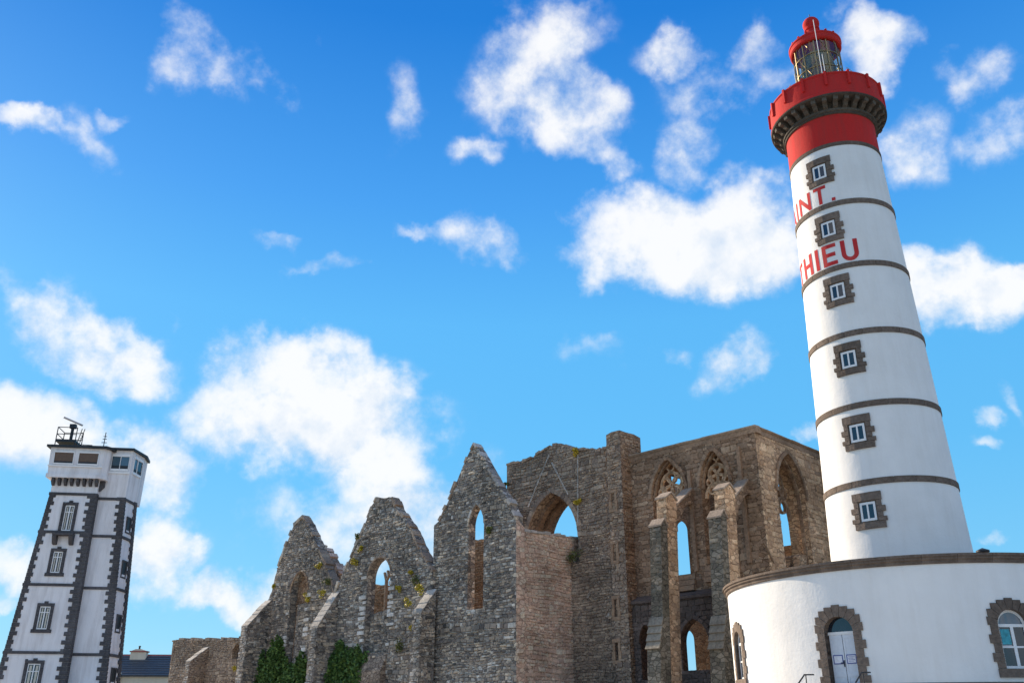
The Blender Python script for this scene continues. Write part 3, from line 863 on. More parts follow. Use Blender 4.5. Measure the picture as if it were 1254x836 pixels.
# ------------------------------------------------------------------ round building at its foot
RB, ZCT = 7.55, 7.435
def build_base():
    T = thing('round_building', 'low white round building with granite cornice at the foot of the lighthouse', 'building', (LX, LY, 2.3))
    AX = Matrix.Translation((LX, LY, 0))
    zc = ZCT
    MB().lathe([(RB - 0.5, 1.9), (RB + 0.07, 1.9), (RB + 0.07, PLZ - 0.05), (RB - 0.01, PLZ)], 256).make('plinth', 'granite', T, AX, True, 30)
    MB().lathe([(RB - 0.25, zc - 0.10), (rad_at(8) - 0.2, zc - 0.02)], 128).make('roof', 'granite', T, AX, True)
    # cornice of curved stones
    n = 40
    pr = [(-0.1, zc - 0.33), (0.05, zc - 0.33), (0.07, zc - 0.29), (0.07, zc - 0.22), (0.14, zc - 0.18), (0.14, zc - 0.11), (0.19, zc - 0.09), (0.19, zc), (-0.3, zc)]
    st = MB(); k = 8; L_ = 2 * math.pi / n
    vs = []
    for i in range(k + 1):
        a = 0.0009 + (L_ - 0.0018) * i / k
        vs += [((RB + d) * math.cos(a), (RB + d) * math.sin(a), z) for d, z in pr]
    m_ = len(pr)
    fs = [tuple(range(m_)), tuple(range(k * m_ + m_ - 1, k * m_ - 1, -1))] + [(i * m_ + j, i * m_ + (j + 1) % m_, (i + 1) * m_ + (j + 1) % m_, (i + 1) * m_ + j) for i in range(k) for j in range(m_)]
    st.add(vs, fs)
    me = mk('cornice_stone', st.v, st.f, 'granite')
    cor = MB().lathe([(RB - 0.02, zc - 0.32), (RB + 0.04, zc - 0.32), (RB + 0.04, zc - 0.03), (RB - 0.02, zc - 0.03)], 256, closed=True).make('cornice', 'granite', T, AX, True, 30)
    for i in range(n):
        link('cornice_stone', me, cor, AX @ Matrix.Rotation(L_ * i, 4, 'Z'))
    v = MB().lathe([(0.09, 0), (0.09, 0.28), (0.24, 0.30), (0.24, 0.36), (0.0, 0.46)], 20)
    p = at_y(1203, 672, 34.2)
    v.make('roof_vent', 'dark_metal', T, Matrix.Translation((p[0], p[1], zc + 0.05)), True, 30)

    rfun = lambda z: RB
    OPEN = []
    def opening(px_l, px_r, px_top, zb):
        thL, _ = on_cyl(*px_l, LX, LY, RB)
        thR, _ = on_cyl(*px_r, LX, LY, RB)
        th = (thL + thR) / 2
        hw = abs(thR - thL) / 2 * RB
        zs = on_cyl(*px_top, LX, LY, RB)[1] - hw
        OPEN.append((th, hw, zs, zb))
        return cone_map(th, rfun), hw, zs, th
    def surround(mp, hw, zs, zb, ow, parent, step, sill=False, top=None):
        """toothed jambs and stepped voussoirs"""
        z = zs; i = 0
        while z > zb + 0.05:
            z1 = max(z - step, zb)
            o_ = ow * (1.0 if i % 2 else 0.72)
            for sgn in (-1, 1):
                x0, x1 = sorted((sgn * hw, sgn * (hw + o_)))
                s_ = MB(); curved_box(s_, mp, x0, x1, -0.25, 0.05 + random.uniform(-.006, .006), z1 + 0.006, z - 0.006, 2)
                s_.make('surround_stone', 'granite', parent)
            z = z1; i += 1
        nv = 9
        R2 = hw + ow * 0.92
        for j in range(nv):
            a0, a1 = math.pi * j / nv, math.pi * (j + 1) / nv
            e = 0.006 / hw
            inn = [(hw * math.cos(a0 + e + (a1 - a0 - 2 * e) * t / 3), zs + hw * math.sin(a0 + e + (a1 - a0 - 2 * e) * t / 3)) for t in range(4)]
            c0, s0, c1, s1 = math.cos(a0 + e), math.sin(a0 + e), math.cos(a1 - e), math.sin(a1 - e)
            if j == nv // 2:
                poly = [(R2 * c0, zs + R2 * 1.06), (R2 * c0 * 1.0, zs + R2 * s0 * 0.98)] + inn + [(R2 * c1, zs + R2 * s1 * 0.98), (R2 * c1, zs + R2 * 1.06)]
            elif j < nv // 2:
                poly = [(R2 * c0, zs + R2 * s0)] + inn + [(R2 * c1, zs + R2 * s1), (R2 * c0, zs + R2 * s1)]
            else:
                poly = [(R2 * c1, zs + R2 * s1), (R2 * c1, zs + R2 * s0), (R2 * c0, zs + R2 * s0)] + inn
            s_ = MB(); s_.prism(poly, -0.25, 0.05 + random.uniform(-.006, .006), mp)
            s_.make('surround_stone', 'granite', parent)
        if sill:
            s_ = MB(); curved_box(s_, mp, -hw - ow * 0.75, hw + ow * 0.75, -0.25, 0.09, zb - 0.28, zb - 0.006, 6)
            s_.make('sill', 'granite', parent)
    def half_disc(hw, zs, n=12, r=None):
        r = r or hw
        return [(r * math.cos(math.pi * i / n), zs + r * math.sin(math.pi * i / n)) for i in range(n + 1)]
    def cdisc(mb, mp, r, zs, d, n=16):
        ss = [-r * math.cos(math.pi * i / n) for i in range(n + 1)]
        tp = [zs + math.sqrt(max(r * r - q * q, 0)) for q in ss]
        vs = [mp(q, d, zs) for q in ss] + [mp(q, d, t) for q, t in zip(ss, tp)]
        mb.add(vs, [(i, i + 1, n + 2 + i, n + 1 + i) for i in range(n)])
    def ring(mb, mp, r0, r1, zs, d0, d1, n=14):
        for i in range(n):
            a0, a1 = math.pi * i / n, math.pi * (i + 1) / n
            mb.prism([(r0 * math.cos(a0), zs + r0 * math.sin(a0)), (r1 * math.cos(a0), zs + r1 * math.sin(a0)), (r1 * math.cos(a1), zs + r1 * math.sin(a1)), (r0 * math.cos(a1), zs + r0 * math.sin(a1))], d0, d1, mp)
    # ---- door
    zb = DOORZ
    mp, hw, zs, th = opening((1010, 774), (1045, 774), (1028, 754.4), zb)
    mp0 = mp
    mp = lambda s, d, z: mp0(s, d - 0.26, z)
    D = MB(); curved_box(D, mp, -hw, hw, -0.03, 0.004, zb, zs + 0.0, 4)
    door = D.make('door', 'granite_dark', T)
    for sgn in (-1, 1):
        x0, x1 = sorted((sgn * 0.012, sgn * (hw - 0.03)))
        lf = MB(); curved_box(lf, mp, x0, x1, 0.0, 0.014, zb + 0.03, zs - 0.06, 3)
        wd = x1 - x0; hh = zs - 0.06 - zb - 0.03
        for (a, b_) in ((0.0, 0.09), (0.30, 0.36), (0.62, 0.68), (0.93, 1.0)):
            curved_box(lf, mp, x0, x1, 0.012, 0.028, zb + 0.03 + hh * a, zb + 0.03 + hh * b_, 3)
        for (a, b_) in ((0, 0.16), (0.84, 1)):
            curved_box(lf, mp, x0 + wd * a, x0 + wd * b_, 0.012, 0.0265, zb + 0.03, zs - 0.06, 1)
        leaf = lf.make('door_leaf', 'door', door)
        pa = MB(); cx = (x0 + x1) / 2
        zz = zb + hh * 0.60
        curved_box(pa, mp, cx - 0.19, cx + 0.19, 0.029, 0.034, zz - 0.16, zz + 0.16, 2)
        pa.make('notice_border', 'ink', door)
        pa = MB(); curved_box(pa, mp, cx - 0.155, cx + 0.155, 0.034, 0.037, zz - 0.125, zz + 0.125, 2)
        pa.make('notice', 'paper', door)
        if sgn > 0:
            for q in range(4):
                pa = MB(); curved_box(pa, mp, cx - 0.12, cx + 0.12 - 0.05 * (q % 2), 0.037, 0.039, zz + 0.07 - 0.05 * q, zz + 0.085 - 0.05 * q, 2)
                pa.make('notice_line', 'ink', door)
    h_ = MB(); curved_box(h_, mp, -0.05, -0.02, 0.028, 0.07, zb + 1.0, zb + 1.22, 1); curved_box(h_, mp, -0.16, -0.03, 0.055, 0.075, zb + 1.12, zb + 1.15, 1)
    h_.make('handle', 'dark_metal', door)
    fr = MB(); curved_box(fr, mp, -hw, hw, 0.0, 0.05, zs - 0.07, zs + 0.03, 4)
    fr.make('transom', 'frame', door)
    fl = MB(); cdisc(fl, mp, hw, zs, 0.006)
    fl.make('fanlight', 'glass', door)
    surround(mp0, hw, zs, PLZ + 0.02, 0.40, T, 0.30)
    # steps and rails
    nd = np.array([math.cos(th), math.sin(th)]); tdr = np.array([-nd[1], nd[0]])
    def sp(s, d, z): 
        q = np.array([LX, LY]) + nd * (RB + d) + tdr * s
        return (q[0], q[1], z)
    ns = int((zb - 2.3) / 0.17)
    for i in range(ns + 1):
        z1 = zb - 0.17 * i
        st = MB(); st.box(-1.15, 1.15, -0.2 if i == 0 else 1.0 + 0.3 * (i - 1), 1.0 + 0.3 * i, 2.0, z1, lambda x, y, z: sp(x, y, z))
        st.make('step', 'granite', T)
    for sgn in (-1, 1):
        r_ = MB()
        x = sgn * 1.05
        pts = [sp(x, 0.25, zb + 0.75), sp(x, 1.0, zb + 0.72)] + [sp(x, 1.0 + 0.3 * ns, zb + 0.72 - 0.17 * ns)]
        r_.tube(pts, 0.028, 6)
        for q in range(0, ns + 1, 4):
            d = 0.9 + 0.3 * q
            r_.tube([sp(x, d, zb - 0.17 * q), sp(x, d, zb + 0.72 - 0.17 * max(q - .3, 0))], 0.02, 5)
        r_.make('handrail', 'dark_metal', T)
    # ---- arched windows
    def window(spec, zbot, ow, poster):
        if len(spec) == 3 and isinstance(spec[0], tuple):
            mp0, hw, zs, th = opening(*spec, zbot)
        else:
            th, hw, zs = spec
            OPEN.append((th, hw, zs, zbot)); mp0 = cone_map(th, rfun)
        mp = lambda s, d, z: mp0(s, d - 0.15, z)
        f = MB()
        ring(f, mp, hw - 0.09, hw, zs, -0.02, 0.03)
        for (a, b_, c, d, e) in ((-hw, -hw + 0.09, zbot, zs, .03), (hw - 0.09, hw, zbot, zs, .03), (-hw + 0.09, hw - 0.09, zbot, zbot + 0.09, .028), (-hw + 0.05, hw - 0.05, zs - 0.05, zs + 0.05, .036), (-0.055, 0.055, zbot + 0.09, zs - 0.05, .034), (-hw + .09, hw - .09, (zbot + zs) / 2 - 0.03, (zbot + zs) / 2 + 0.03, .026)):
            curved_box(f, mp, a, b_, -0.02, e, c, d, 2)
        w_ = f.make('window', 'frame', T)
        g = MB(); cdisc(g, mp, hw - 0.085, zs + 0.04, 0.008); g.make('pane', 'glass_blue', w_)
        for sgn in (-1, 1):
            for q in (0, 1):
                x0, x1 = sorted((sgn * 0.055, sgn * (hw - 0.09)))
                zm_ = (zbot + zs) / 2
                za, zb_ = ((zbot + 0.08, zm_ - 0.02), (zm_ + 0.02, zs - 0.04))[q]
                g = MB(); curved_box(g, mp, x0, x1, -0.03, 0.008, za, zb_, 3); g.make('pane', 'glass', w_)
        if poster:
            g = MB(); curved_box(g, mp, -hw + 0.12, -0.09, 0.008, 0.0105, zs - 0.62, zs - 0.12, 1); g.make('poster', 'poster', w_)
            g = MB(); curved_box(g, mp, -hw + 0.12, -0.09, 0.008, 0.0105, (zbot + zs) / 2 + 0.06, zs - 0.66, 1); g.make('notice', 'paper', w_)
        surround(mp0, hw, zs, zbot, ow, w_, 0.30, True)
    zb1 = on_cyl(1237, 818, LX, LY, RB)[1]
    window(((1221.8, 766), (1258.5, 766), (1237, 745.5)), zb1, 0.36, True)
    zt2 = at_y(902.5, 773, 39.8)[2]
    window((R(182.0), 0.5, zt2 - 0.5), zb1, 0.36, False)
    # wall sheet with the three openings left out, and their reveals
    wb = MB(); rv = MB()
    ztp = zc - 0.27
    ed = set()
    N_ = 220
    for i in range(N_): ed.add(round(-math.pi + 2 * math.pi * i / N_, 6))
    for (th, hw, zs, zb_) in OPEN:
        th = (th + math.pi) % (2 * math.pi) - math.pi
        da = hw / RB
        ed = {e for e in ed if not (th - da - .004 < e < th + da + .004)}
        for i in range(17): ed.add(th - da * math.cos(math.pi * i / 16))
    ed = sorted(ed)
    def pt(a, z, d=0.0): return ((RB + d) * math.cos(a), (RB + d) * math.sin(a), z)
    for a0, a1 in zip(ed, ed[1:] + [ed[0] + 2 * math.pi]):
        mid = (a0 + a1) / 2; hit = None
        for (th, hw, zs, zb_) in OPEN:
            dm = (mid - th + math.pi) % (2 * math.pi) - math.pi
            if abs(dm) < hw / RB: hit = (th, hw, zs, zb_)
        if hit is None:
            zz = np.linspace(1.9, ztp, 8)
            for z0, z1 in zip(zz, zz[1:]):
                wb.add([pt(a0, z0), pt(a1, z0), pt(a1, z1), pt(a0, z1)], [(0, 1, 2, 3)])
        else:
            th, hw, zs, zb_ = hit
            ar = lambda a: zs + math.sqrt(max(hw * hw - (((a - th + math.pi) % (2 * math.pi) - math.pi) * RB) ** 2, 0))
            wb.add([pt(a0, 1.9), pt(a1, 1.9), pt(a1, zb_), pt(a0, zb_)], [(0, 1, 2, 3)])
            wb.add([pt(a0, ar(a0)), pt(a1, ar(a1)), pt(a1, ztp), pt(a0, ztp)], [(0, 1, 2, 3)])
            rv.add([pt(a0, ar(a0), .02), pt(a1, ar(a1), .02), pt(a1, ar(a1), -.4), pt(a0, ar(a0), -.4)], [(0, 1, 2, 3)])
            rv.add([pt(a0, zb_, .02), pt(a1, zb_, .02), pt(a1, zb_, -.4), pt(a0, zb_, -.4)], [(0, 1, 2, 3)])
    for (th, hw, zs, zb_) in OPEN:
        for sg in (-1, 1):
            a = th + sg * hw / RB
            rv.add([pt(a, zb_, .02), pt(a, zs, .02), pt(a, zs, -.4), pt(a, zb_, -.4)], [(0, 1, 2, 3)])
    wm = wb.make('wall', 'white', T, AX)
    bm = bmesh.new(); bm.from_mesh(wm.data); bmesh.ops.remove_doubles(bm, verts=bm.verts, dist=0.0005); bmesh.ops.recalc_face_normals(bm, faces=bm.faces)
    bm.to_mesh(wm.data); bm.free()
    for p in wm.data.polygons: p.use_smooth = True
    rv.make('opening_reveals', 'granite', T, AX)
DOORZ, PLZ = 4.02, 4.18
DOORZ = on_cyl(1032, 852, LX, LY, RB)[1]
PLZ = on_cyl(1200, 834, LX, LY, RB)[1]
build_base()

# ------------------------------------------------------------------ abbey ruin
AU, AV = -45.5, 45.0
CY = 50.0
C0 = at_y(923, 521, CY)
north = Plane(C0, AU)          # choir wall that looks towards the camera's left
east = Plane(C0, AV)           # end wall of the choir
vin = azv(AV)                  # into the building
ZB = 1.6
VT = []                        # spots for wall plants
def down(plane, x, y=836):
    return plane.px(x, y)[0]
def close(top, s_left, s_right):
    return [(s_left, ZB)] + top + [(s_right, ZB)]

def build_choir():
    T = thing('choir_ruin', 'brown stone abbey choir with pointed tracery windows and flying buttresses beside the lighthouse', 'ruin', (C0[0], C0[1], 2.3))
    n = north
    ztop = C0[2]
    sL = n.px(771, 560)[0]
    # upper wall
    wA = gothic(n.px(801, 640)[0], n.px(844, 640)[0], n.px(838, 703)[1], n.px(826, 606)[1], n.px(821, 561)[1])
    wB = gothic(n.px(862, 640)[0], n.px(897, 620)[0], n.px(880, 690)[1], n.px(880, 592)[1], n.px(879, 549)[1])
    lowp = n.off(0.55)
    zl = lowp.px(850, 728)[1]
    out = [(sL, zl - 0.5), (sL, ztop - 0.05), (0.0, ztop - 0.05), (0.0, zl - 0.5)]
    l1 = gothic(lowp.px(835, 800)[0], lowp.px(871, 800)[0], lowp.px(852, 820)[1], lowp.px(852, 786)[1], lowp.px(853, 757)[1])
    l0 = gothic(lowp.px(785, 800)[0], lowp.px(801, 800)[0], lowp.px(790, 832)[1], lowp.px(790, 786)[1], lowp.px(793, 762)[1])
    wall(T, n, out, [wA, wB], 0.85, 'brown', name='north_wall', h=(0.2, 0.3), w=(0.3, 0.62), proud=(0.01, 0.04), wob=0.012, jit=0.012)
    # hood mouldings, two orders, and tracery set back in the opening
    for q, nm in ((wA, 'a'), (wB, 'b')):
        trim(T, n, q[1:-1], 0.20, -0.02, 0.14, 'brown', 'window_moulding')
        inn = [(s + (0.10 if i < len(q) / 2 else -0.10), z - (0.0 if i in (0, len(q) - 1) else 0.10)) for i, (s, z) in enumerate(q)]
        trim(T, n, inn[1:-1], 0.11, -0.3, -0.12, 'brown', 'window_moulding')
        tracery(T, n, q, -0.42)
    # cornice
    cp = lambda s, d, z: n.pt(s, z, d)
    for (pl, s0, s1) in ((n, sL - 0.0, 0.16), (east, 0.165, 9.0)):
        L_ = s1 - s0; k = int(L_ / 0.9)
        base = MB(); base.box(s0, s1, -0.5, 0.05, ztop - 0.42, ztop - 0.15, lambda s, d, z, p=pl: p.pt(s, z, d))
        cob = base.make('cornice', 'brown', T)
        for i in range(k):
            a, b_ = s0 + L_ * i / k, s0 + L_ * (i + 1) / k
            st = MB(); j = random.uniform(-.015, .015)
            st.prism([(-0.4, -0.14), (0.08, -0.14), (0.17, -0.06), (0.17, 0.0), (-0.4, 0.04)], a + .006, b_ - .006, lambda x, d, zz, p=pl: p.pt(d, ztop + zz + j, x))
            st.make('cornice_stone', 'coping' if pl is n else 'brown', cob)
    # end wall
    e = east
    s1 = e.px(1013, 600)[0] + 1.0
    we = gothic(e.px(954, 620)[0], e.px(990, 640)[0], e.px(970, 705)[1], e.px(985, 612)[1], e.px(967, 557)[1])
    oute = [(0.0, ZB), (0.0, ztop - 0.05), (9.0, ztop - 0.05), (9.0, ZB)]
    small = [e.px(979, 692), e.px(979, 681), e.px(981, 678), e.px(986, 679), e.px(988, 682), e.px(988, 692)]
    wall(T, e, oute, [we, small], 1.3, 'east', name='east_wall', h=(0.2, 0.32), w=(0.32, 0.66), proud=(0.01, 0.04), wob=0.01, jit=0.012)
    trim(T, e, we[1:-1], 0.22, -0.02, 0.12, 'brown', 'window_moulding')
    inn = [(s + (0.12 if i < len(we) / 2 else -0.12), z - (0.0 if i in (0, len(we) - 1) else 0.13)) for i, (s, z) in enumerate(we)]
    trim(T, e, inn, 0.12, -0.5, -0.3, 'brown', 'window_moulding')
    tracery(T, e, we, -1.12)
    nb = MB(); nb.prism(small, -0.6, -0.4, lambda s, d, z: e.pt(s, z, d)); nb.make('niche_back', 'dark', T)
    # gable-line string on the end wall
    a, b_ = e.px(934, 664), e.px(947, 690)
    trim(T, e, [a, b_], 0.1, 0.0, 0.09, 'brown', 'weather_course')
    # vault slab over the choir and the far wall, with the openings that show sky
    DEP = 8.2
    so = Plane(C0 + vin * DEP, AU)
    def rect(x0, y0, x1, y1): return [so.px(x0, y1), so.px(x0, y0), so.px(x1, y0), so.px(x1, y1)]
    ho = []
    for (x0, y0, x1, y1, pk) in ((827, 650, 846, 706, 636), (839, 783, 853, 823, 770), (948, 590, 976, 668, 568)):
        a, b_ = so.px(x0, y1), so.px(x1, y1)
        ho.append(gothic(min(a[0], b_[0]), max(a[0], b_[0]), so.px((x0 + x1) / 2, y1)[1], so.px((x0 + x1) / 2, y0)[1], so.px((x0 + x1) / 2, pk)[1]))
    sl0 = so.px(771, 600)[0] - 2
    core('far_wall', so, [(sl0, ZB), (sl0, ztop - 0.1), (so.px(1040, 600)[0] + 2, ztop - 0.1), (so.px(1040, 600)[0] + 2, ZB)], ho, 0.35, 'brown_core', T)
    wp = Plane(n.pt(sL - 0.2, 0, -0.9), AV)
    core('sun_block_wall', wp, [(0, ZB), (0, ztop - 0.3), (3.9, ztop - 0.3), (3.9, ZB)], [], 0.6, 'brown_core', T)  # unseen wall added to keep sunlight out of the choir
    vb = MB()
    pts = [n.pt(sL + 0.1, 0, -0.6), n.pt(-0.7, 0, -0.6), tuple(np.array(n.pt(-0.7, 0, -0.6)) + vin * (DEP - 0.7)), tuple(np.array(n.pt(sL + 0.1, 0, -0.6)) + vin * (DEP - 0.7))]
    vb.add([(p[0], p[1], ztop - 0.55) for p in pts] + [(p[0], p[1], ztop - 0.22) for p in pts], [(0, 1, 2, 3), (4, 5, 6, 7), (0, 1, 5, 4), (1, 2, 6, 5), (2, 3, 7, 6), (3, 0, 4, 7)])
    vb.make('vault', 'brown_core', T)
    # pilaster strips between windows
    for x, y0, y1 in ((848, 575, 700), (912, 545, 690)):
        s = n.px(x, 620)[0]
        st = MB(); st.box(s - 0.11, s + 0.11, 0, 0.16, n.px(x, y1)[1], n.px(x, y0)[1], lambda a, d, z: n.pt(a, z, d))
        st.make('wall_shaft', 'brown', T)
    # ledge and lower aisle wall
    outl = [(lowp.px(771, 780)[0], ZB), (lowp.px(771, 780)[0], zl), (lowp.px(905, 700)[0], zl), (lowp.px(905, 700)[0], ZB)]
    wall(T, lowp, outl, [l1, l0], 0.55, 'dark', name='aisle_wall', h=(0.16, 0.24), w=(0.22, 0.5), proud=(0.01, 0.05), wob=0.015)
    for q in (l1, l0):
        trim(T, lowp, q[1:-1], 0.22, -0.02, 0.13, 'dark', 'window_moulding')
    sl = MB(); sl.prism([(-0.56, zl + 0.35), (0.14, zl - 0.02), (0.14, zl - 0.16), (-0.56, zl - 0.16)], outl[0][0], outl[2][0], lambda x, d, z: lowp.pt(d, z, x))
    sl.make('ledge', 'dark', T)
    # sill slopes in the upper windows
    for q in (wA, wB):
        for i in range(3):
            zz = q[0][1] - 0.05 - 0.32 * i
            st = MB(); st.box(q[0][0] - 0.15, q[-1][0] + 0.15, 0, 0.08 + 0.1 * i, zz - 0.28, zz, lambda s, d, z: n.pt(s, z, d))
            st.make('sill_course', 'brown', T)
    # flying buttresses
    for (xi, yi, xo, yo, xf, yf, zbase_y) in ((815, 607, 806, 641, 850, 597, 760), (886, 596, 880, 631, 918, 586, 760)):
        flyer(T, xi, yi, xo, yo, xf, yf)
    return T

def tracery(T, pl, q, d):
    """mullions and foiled circles in the head of a pointed opening"""
    s0, s1 = q[0][0] + 0.1, q[-1][0] - 0.1
    zs = q[1][1]; za = max(z for s, z in q) - 0.15; zb = q[0][1]
    w = s1 - s0; mid = (s0 + s1) / 2
    mb = MB(); mp = lambda s, dd, z: pl.pt(s, z, dd)
    T0 = 0.17
    def bar(pts, t=T0):
        P = np.array(pts)
        tn = np.gradient(P, axis=0); tn /= np.linalg.norm(tn, axis=1, keepdims=True)
        nm = np.stack([-tn[:, 1], tn[:, 0]], 1) * t / 2
        for i in range(len(P) - 1):
            mb.prism([tuple(P[i] - nm[i]), tuple(P[i + 1] - nm[i + 1]), tuple(P[i + 1] + nm[i + 1]), tuple(P[i] + nm[i])], d - 0.1, d + 0.1, mp)
    def circ(cx, cz, r, n=14, t=T0):
        bar([(cx + r * math.cos(2 * math.pi * i / n), cz + r * math.sin(2 * math.pi * i / n)) for i in range(n + 1)], t)
    if d < -1: bar([(mid, zb), (mid, zs + w * 0.2)])
    else: bar([(mid, zs - w * 0.9), (mid, zs + w * 0.2)])
    for c in (s0 + w * 0.25, s1 - w * 0.25):
        hw = w * 0.25
        g = gothic(c - hw, c + hw, zs - w * 0.55, zs - w * 0.35, zs + w * 0.08, 6)
        bar(g[1:-1])
        circ(c, zs - w * 0.12, w * 0.12, 10, 0.1)
    rr = w * 0.33
    cz = zs + (za - zs) * 0.36
    circ(mid, cz, rr)
    for k in range(5):
        a = math.pi / 2 + 2 * math.pi * k / 5
        circ(mid + rr * 0.55 * math.cos(a), cz + rr * 0.55 * math.sin(a), rr * 0.42, 9, 0.09)
    for sg in (-1, 1):
        circ(mid + sg * w * 0.30, zs + w * 0.16, w * 0.13, 9, 0.1)
    circ(mid, za - w * 0.12, w * 0.11, 9, 0.1)
    bar([(mid, cz + rr * 0.9), (mid, za - w * 0.2)], 0.12)
    for sg in (-1, 1): bar([(mid, zs + w * 0.02), (mid + sg * w * 0.3, zs + w * 0.05)], 0.12)
    mb.make('tracery', 'east' if d > -1 else 'brown', T)

def flyer(T, xi, yi, xo, yo, xf, yf):
    """buttress pier in two steps with a half arch to the wall"""
    n = north
    wl = 0.5
    ok = []
    # find how far out the pier stands: pixel width between pier middle and wall foot of the flyer, along the inward line
    sW, zW = n.px(xf, yf)
    # plane of the flyer: through that wall point, running outward
    fp = Plane(n.pt(sW - 0.35, 0), AV)
    a_in = fp.px(xi + 14, yi + 8)      # inner edge of the inner pier on the flyer plane
    sgn = 1 if np.dot(fp.a, vin) > 0 else -1
    def P(u, w_, z):                   # u metres outward from the wall, w_ along the wall, z; the piers batter outward
        if u > 0.9: u = u + 0.07 * (zi0 - z)
        q = np.array(n.pt(sW - 0.35 + w_, 0)) - vin * u
        return (q[0], q[1], z)
    def u_of(x, y):
        s, z = fp.px(x, y)
        q = np.array(fp.pt(s, z))
        return float((np.array(n.pt(sW - 0.35, 0)) - q) @ vin), z
    zi0 = u_of(xi + 6, yi)[1]
    u_in, z_in = u_of(xi + 8, yi + 10)
    u_mid, _ = u_of(xi - 5, yi + 5)
    zi = u_of(xi + 6, yi)[1]
    u_out = u_mid + 0.62
    zo = u_of(xo + 4, yo)[1] + 0.1
    u_in = max(u_in, 1.0)
    B = thing_part(T, 'flying_buttress')
    def block(name, u0, u1, z0, z1, hwid, slope, kind):
        # pier with gabled top, stones on its seen faces
        mb = MB()
        prof = [(u1, z0), (u1, z1 - slope), ((u0 + u1) / 2 if slope < 0.5 else u0, z1), (u0, z1 if slope >= 0.5 else z1 - slope), (u0, z0)]
        mb.add([P(u, -hwid, z) for u, z in prof] + [P(u, hwid, z) for u, z in prof], [tuple(range(5)), tuple(range(9, 4, -1))] + [(i, (i + 1) % 5, (i + 1) % 5 + 5, i + 5) for i in range(5)])
        o = mb.make(name, kind + '_core', B)
        fpl = Plane(P(u1, 0, zi0), AU); fpl.lean = (0.07, zi0)
        s_ = [(-hwid, z0), (-hwid, z1 - slope), (hwid, z1 - slope), (hwid, z0)]
        stones('facing_stones', fpl, s_, [], kind, o, h=(0.2, 0.3), w=(0.3, 0.55), proud=(0.01, 0.04), wob=0.005, jit=0.01)
        spl = Plane(P(0, hwid, 0), AV)
        k_ = lambda u, z: float((np.array(P(u, hwid, z)) - spl.P) @ spl.a)
        poly = [(k_(u, z), z) for u, z in prof]
        stones('facing_stones', spl, poly, [], kind, o, h=(0.2, 0.3), w=(0.3, 0.55), proud=(0.01, 0.04), wob=0.005, jit=0.01)
        # weathered cap stones
        mb = MB()
        if slope < 0.5:
            um = (u0 + u1) / 2
            for (ua, za, ub, zb_) in ((u1 + 0.06, z1 - slope - 0.03, um, z1 + 0.05), (um, z1 + 0.05, u0 - 0.06, z1 - slope - 0.03)):
                mb.add([P(ua, -hwid - .06, za), P(ua, hwid + .06, za), P(ub, hwid + .06, zb_), P(ub, -hwid - .06, zb_), P(ua, -hwid - .06, za + .1), P(ua, hwid + .06, za + .1), P(ub, hwid + .06, zb_ + .1), P(ub, -hwid - .06, zb_ + .1)], [(0, 1, 2, 3), (4, 5, 6, 7), (0, 1, 5, 4), (1, 2, 6, 5), (2, 3, 7, 6), (3, 0, 4, 7)])
            mb.make('cap_stone', 'coping', B)
        return o
    hwd = 0.33
    block('inner_pier', u_in, u_mid, ZB, zi, hwd, 0.32, 'east')
    block('outer_pier', u_mid + 0.003, u_out, ZB, zo, hwd + 0.05, 0.34, 'moss')
    # lower offset with slate-like weatherings
    zf = u_of(xo, 795)[1]
    lo = MB(); pr = [(u_out, ZB), (u_out + 0.36, ZB), (u_out + 0.36, zf), (u_out, zf + 1.6)]
    lo.add([P(u, -hwd - .1, z) for u, z in pr] + [P(u, hwd + .1, z) for u, z in pr], [(0, 1, 2, 3), (7, 6, 5, 4)] + [(i, (i + 1) % 4, (i + 1) % 4 + 4, i + 4) for i in range(4)])
    lo.make('pier_foot', 'moss_core', B)
    for i in range(4):
        t0, t1 = i / 4, (i + 1) / 4
        for j in range(2):
            w0, w1 = -hwd - .13 + (2 * hwd + .26) * j / 2 + .006, -hwd - .13 + (2 * hwd + .26) * (j + 1) / 2 - .006
            u0, z0 = u_out + 0.36 * (1 - t0) + 0.08, zf + 1.6 * t0
            u1, z1 = u_out + 0.36 * (1 - t1) + 0.03, zf + 1.6 * t1 + 0.04
            sl = MB(); sl.add([P(u0, w0, z0), P(u0, w1, z0), P(u1, w1, z1), P(u1, w0, z1), P(u0 + .09, w0, z0 + .03), P(u0 + .09, w1, z0 + .03), P(u1 + .02, w1, z1 + .03), P(u1 + .02, w0, z1 + .03)], [(0, 1, 2, 3), (4, 5, 6, 7), (0, 1, 5, 4), (1, 2, 6, 5), (2, 3, 7, 6), (3, 0, 4, 7)])
            sl.make('weathering_slab', 'moss', B)
    # half arch: straight sloped top, quarter-round underside
    ztop_w = zW; zt_in = zi - 0.62
    zsp = zt_in - 1.35
    mb = MB()
    k = 10
    top = []; bot = []
    for i in range(k + 1):
        t = i / k
        u = u_in * (1 - t)
        top.append((u, zt_in + (ztop_w - zt_in) * t))
        bot.append((u, zsp + (zt_in + 0.12 - zsp) * math.sin(min(t * 1.15, 1) * math.pi / 2) ** 0.8 + 0.35 * t))
    hw2 = 0.30
    vs = []
    for (u, z), (u2, z2) in zip(top, bot):
        vs += [P(u, -hw2, z), P(u, hw2, z), P(u2, hw2, z2), P(u2, -hw2, z2)]
    fs = [(0, 1, 2, 3), tuple(4 * k + j for j in (3, 2, 1, 0))] + [(4 * i + j, 4 * i + (j + 1) % 4, 4 * i + 4 + (j + 1) % 4, 4 * i + 4 + j) for i in range(k) for j in range(4)]
    mb.add(vs, fs); fo = mb.make('flyer', 'brown_core', B)
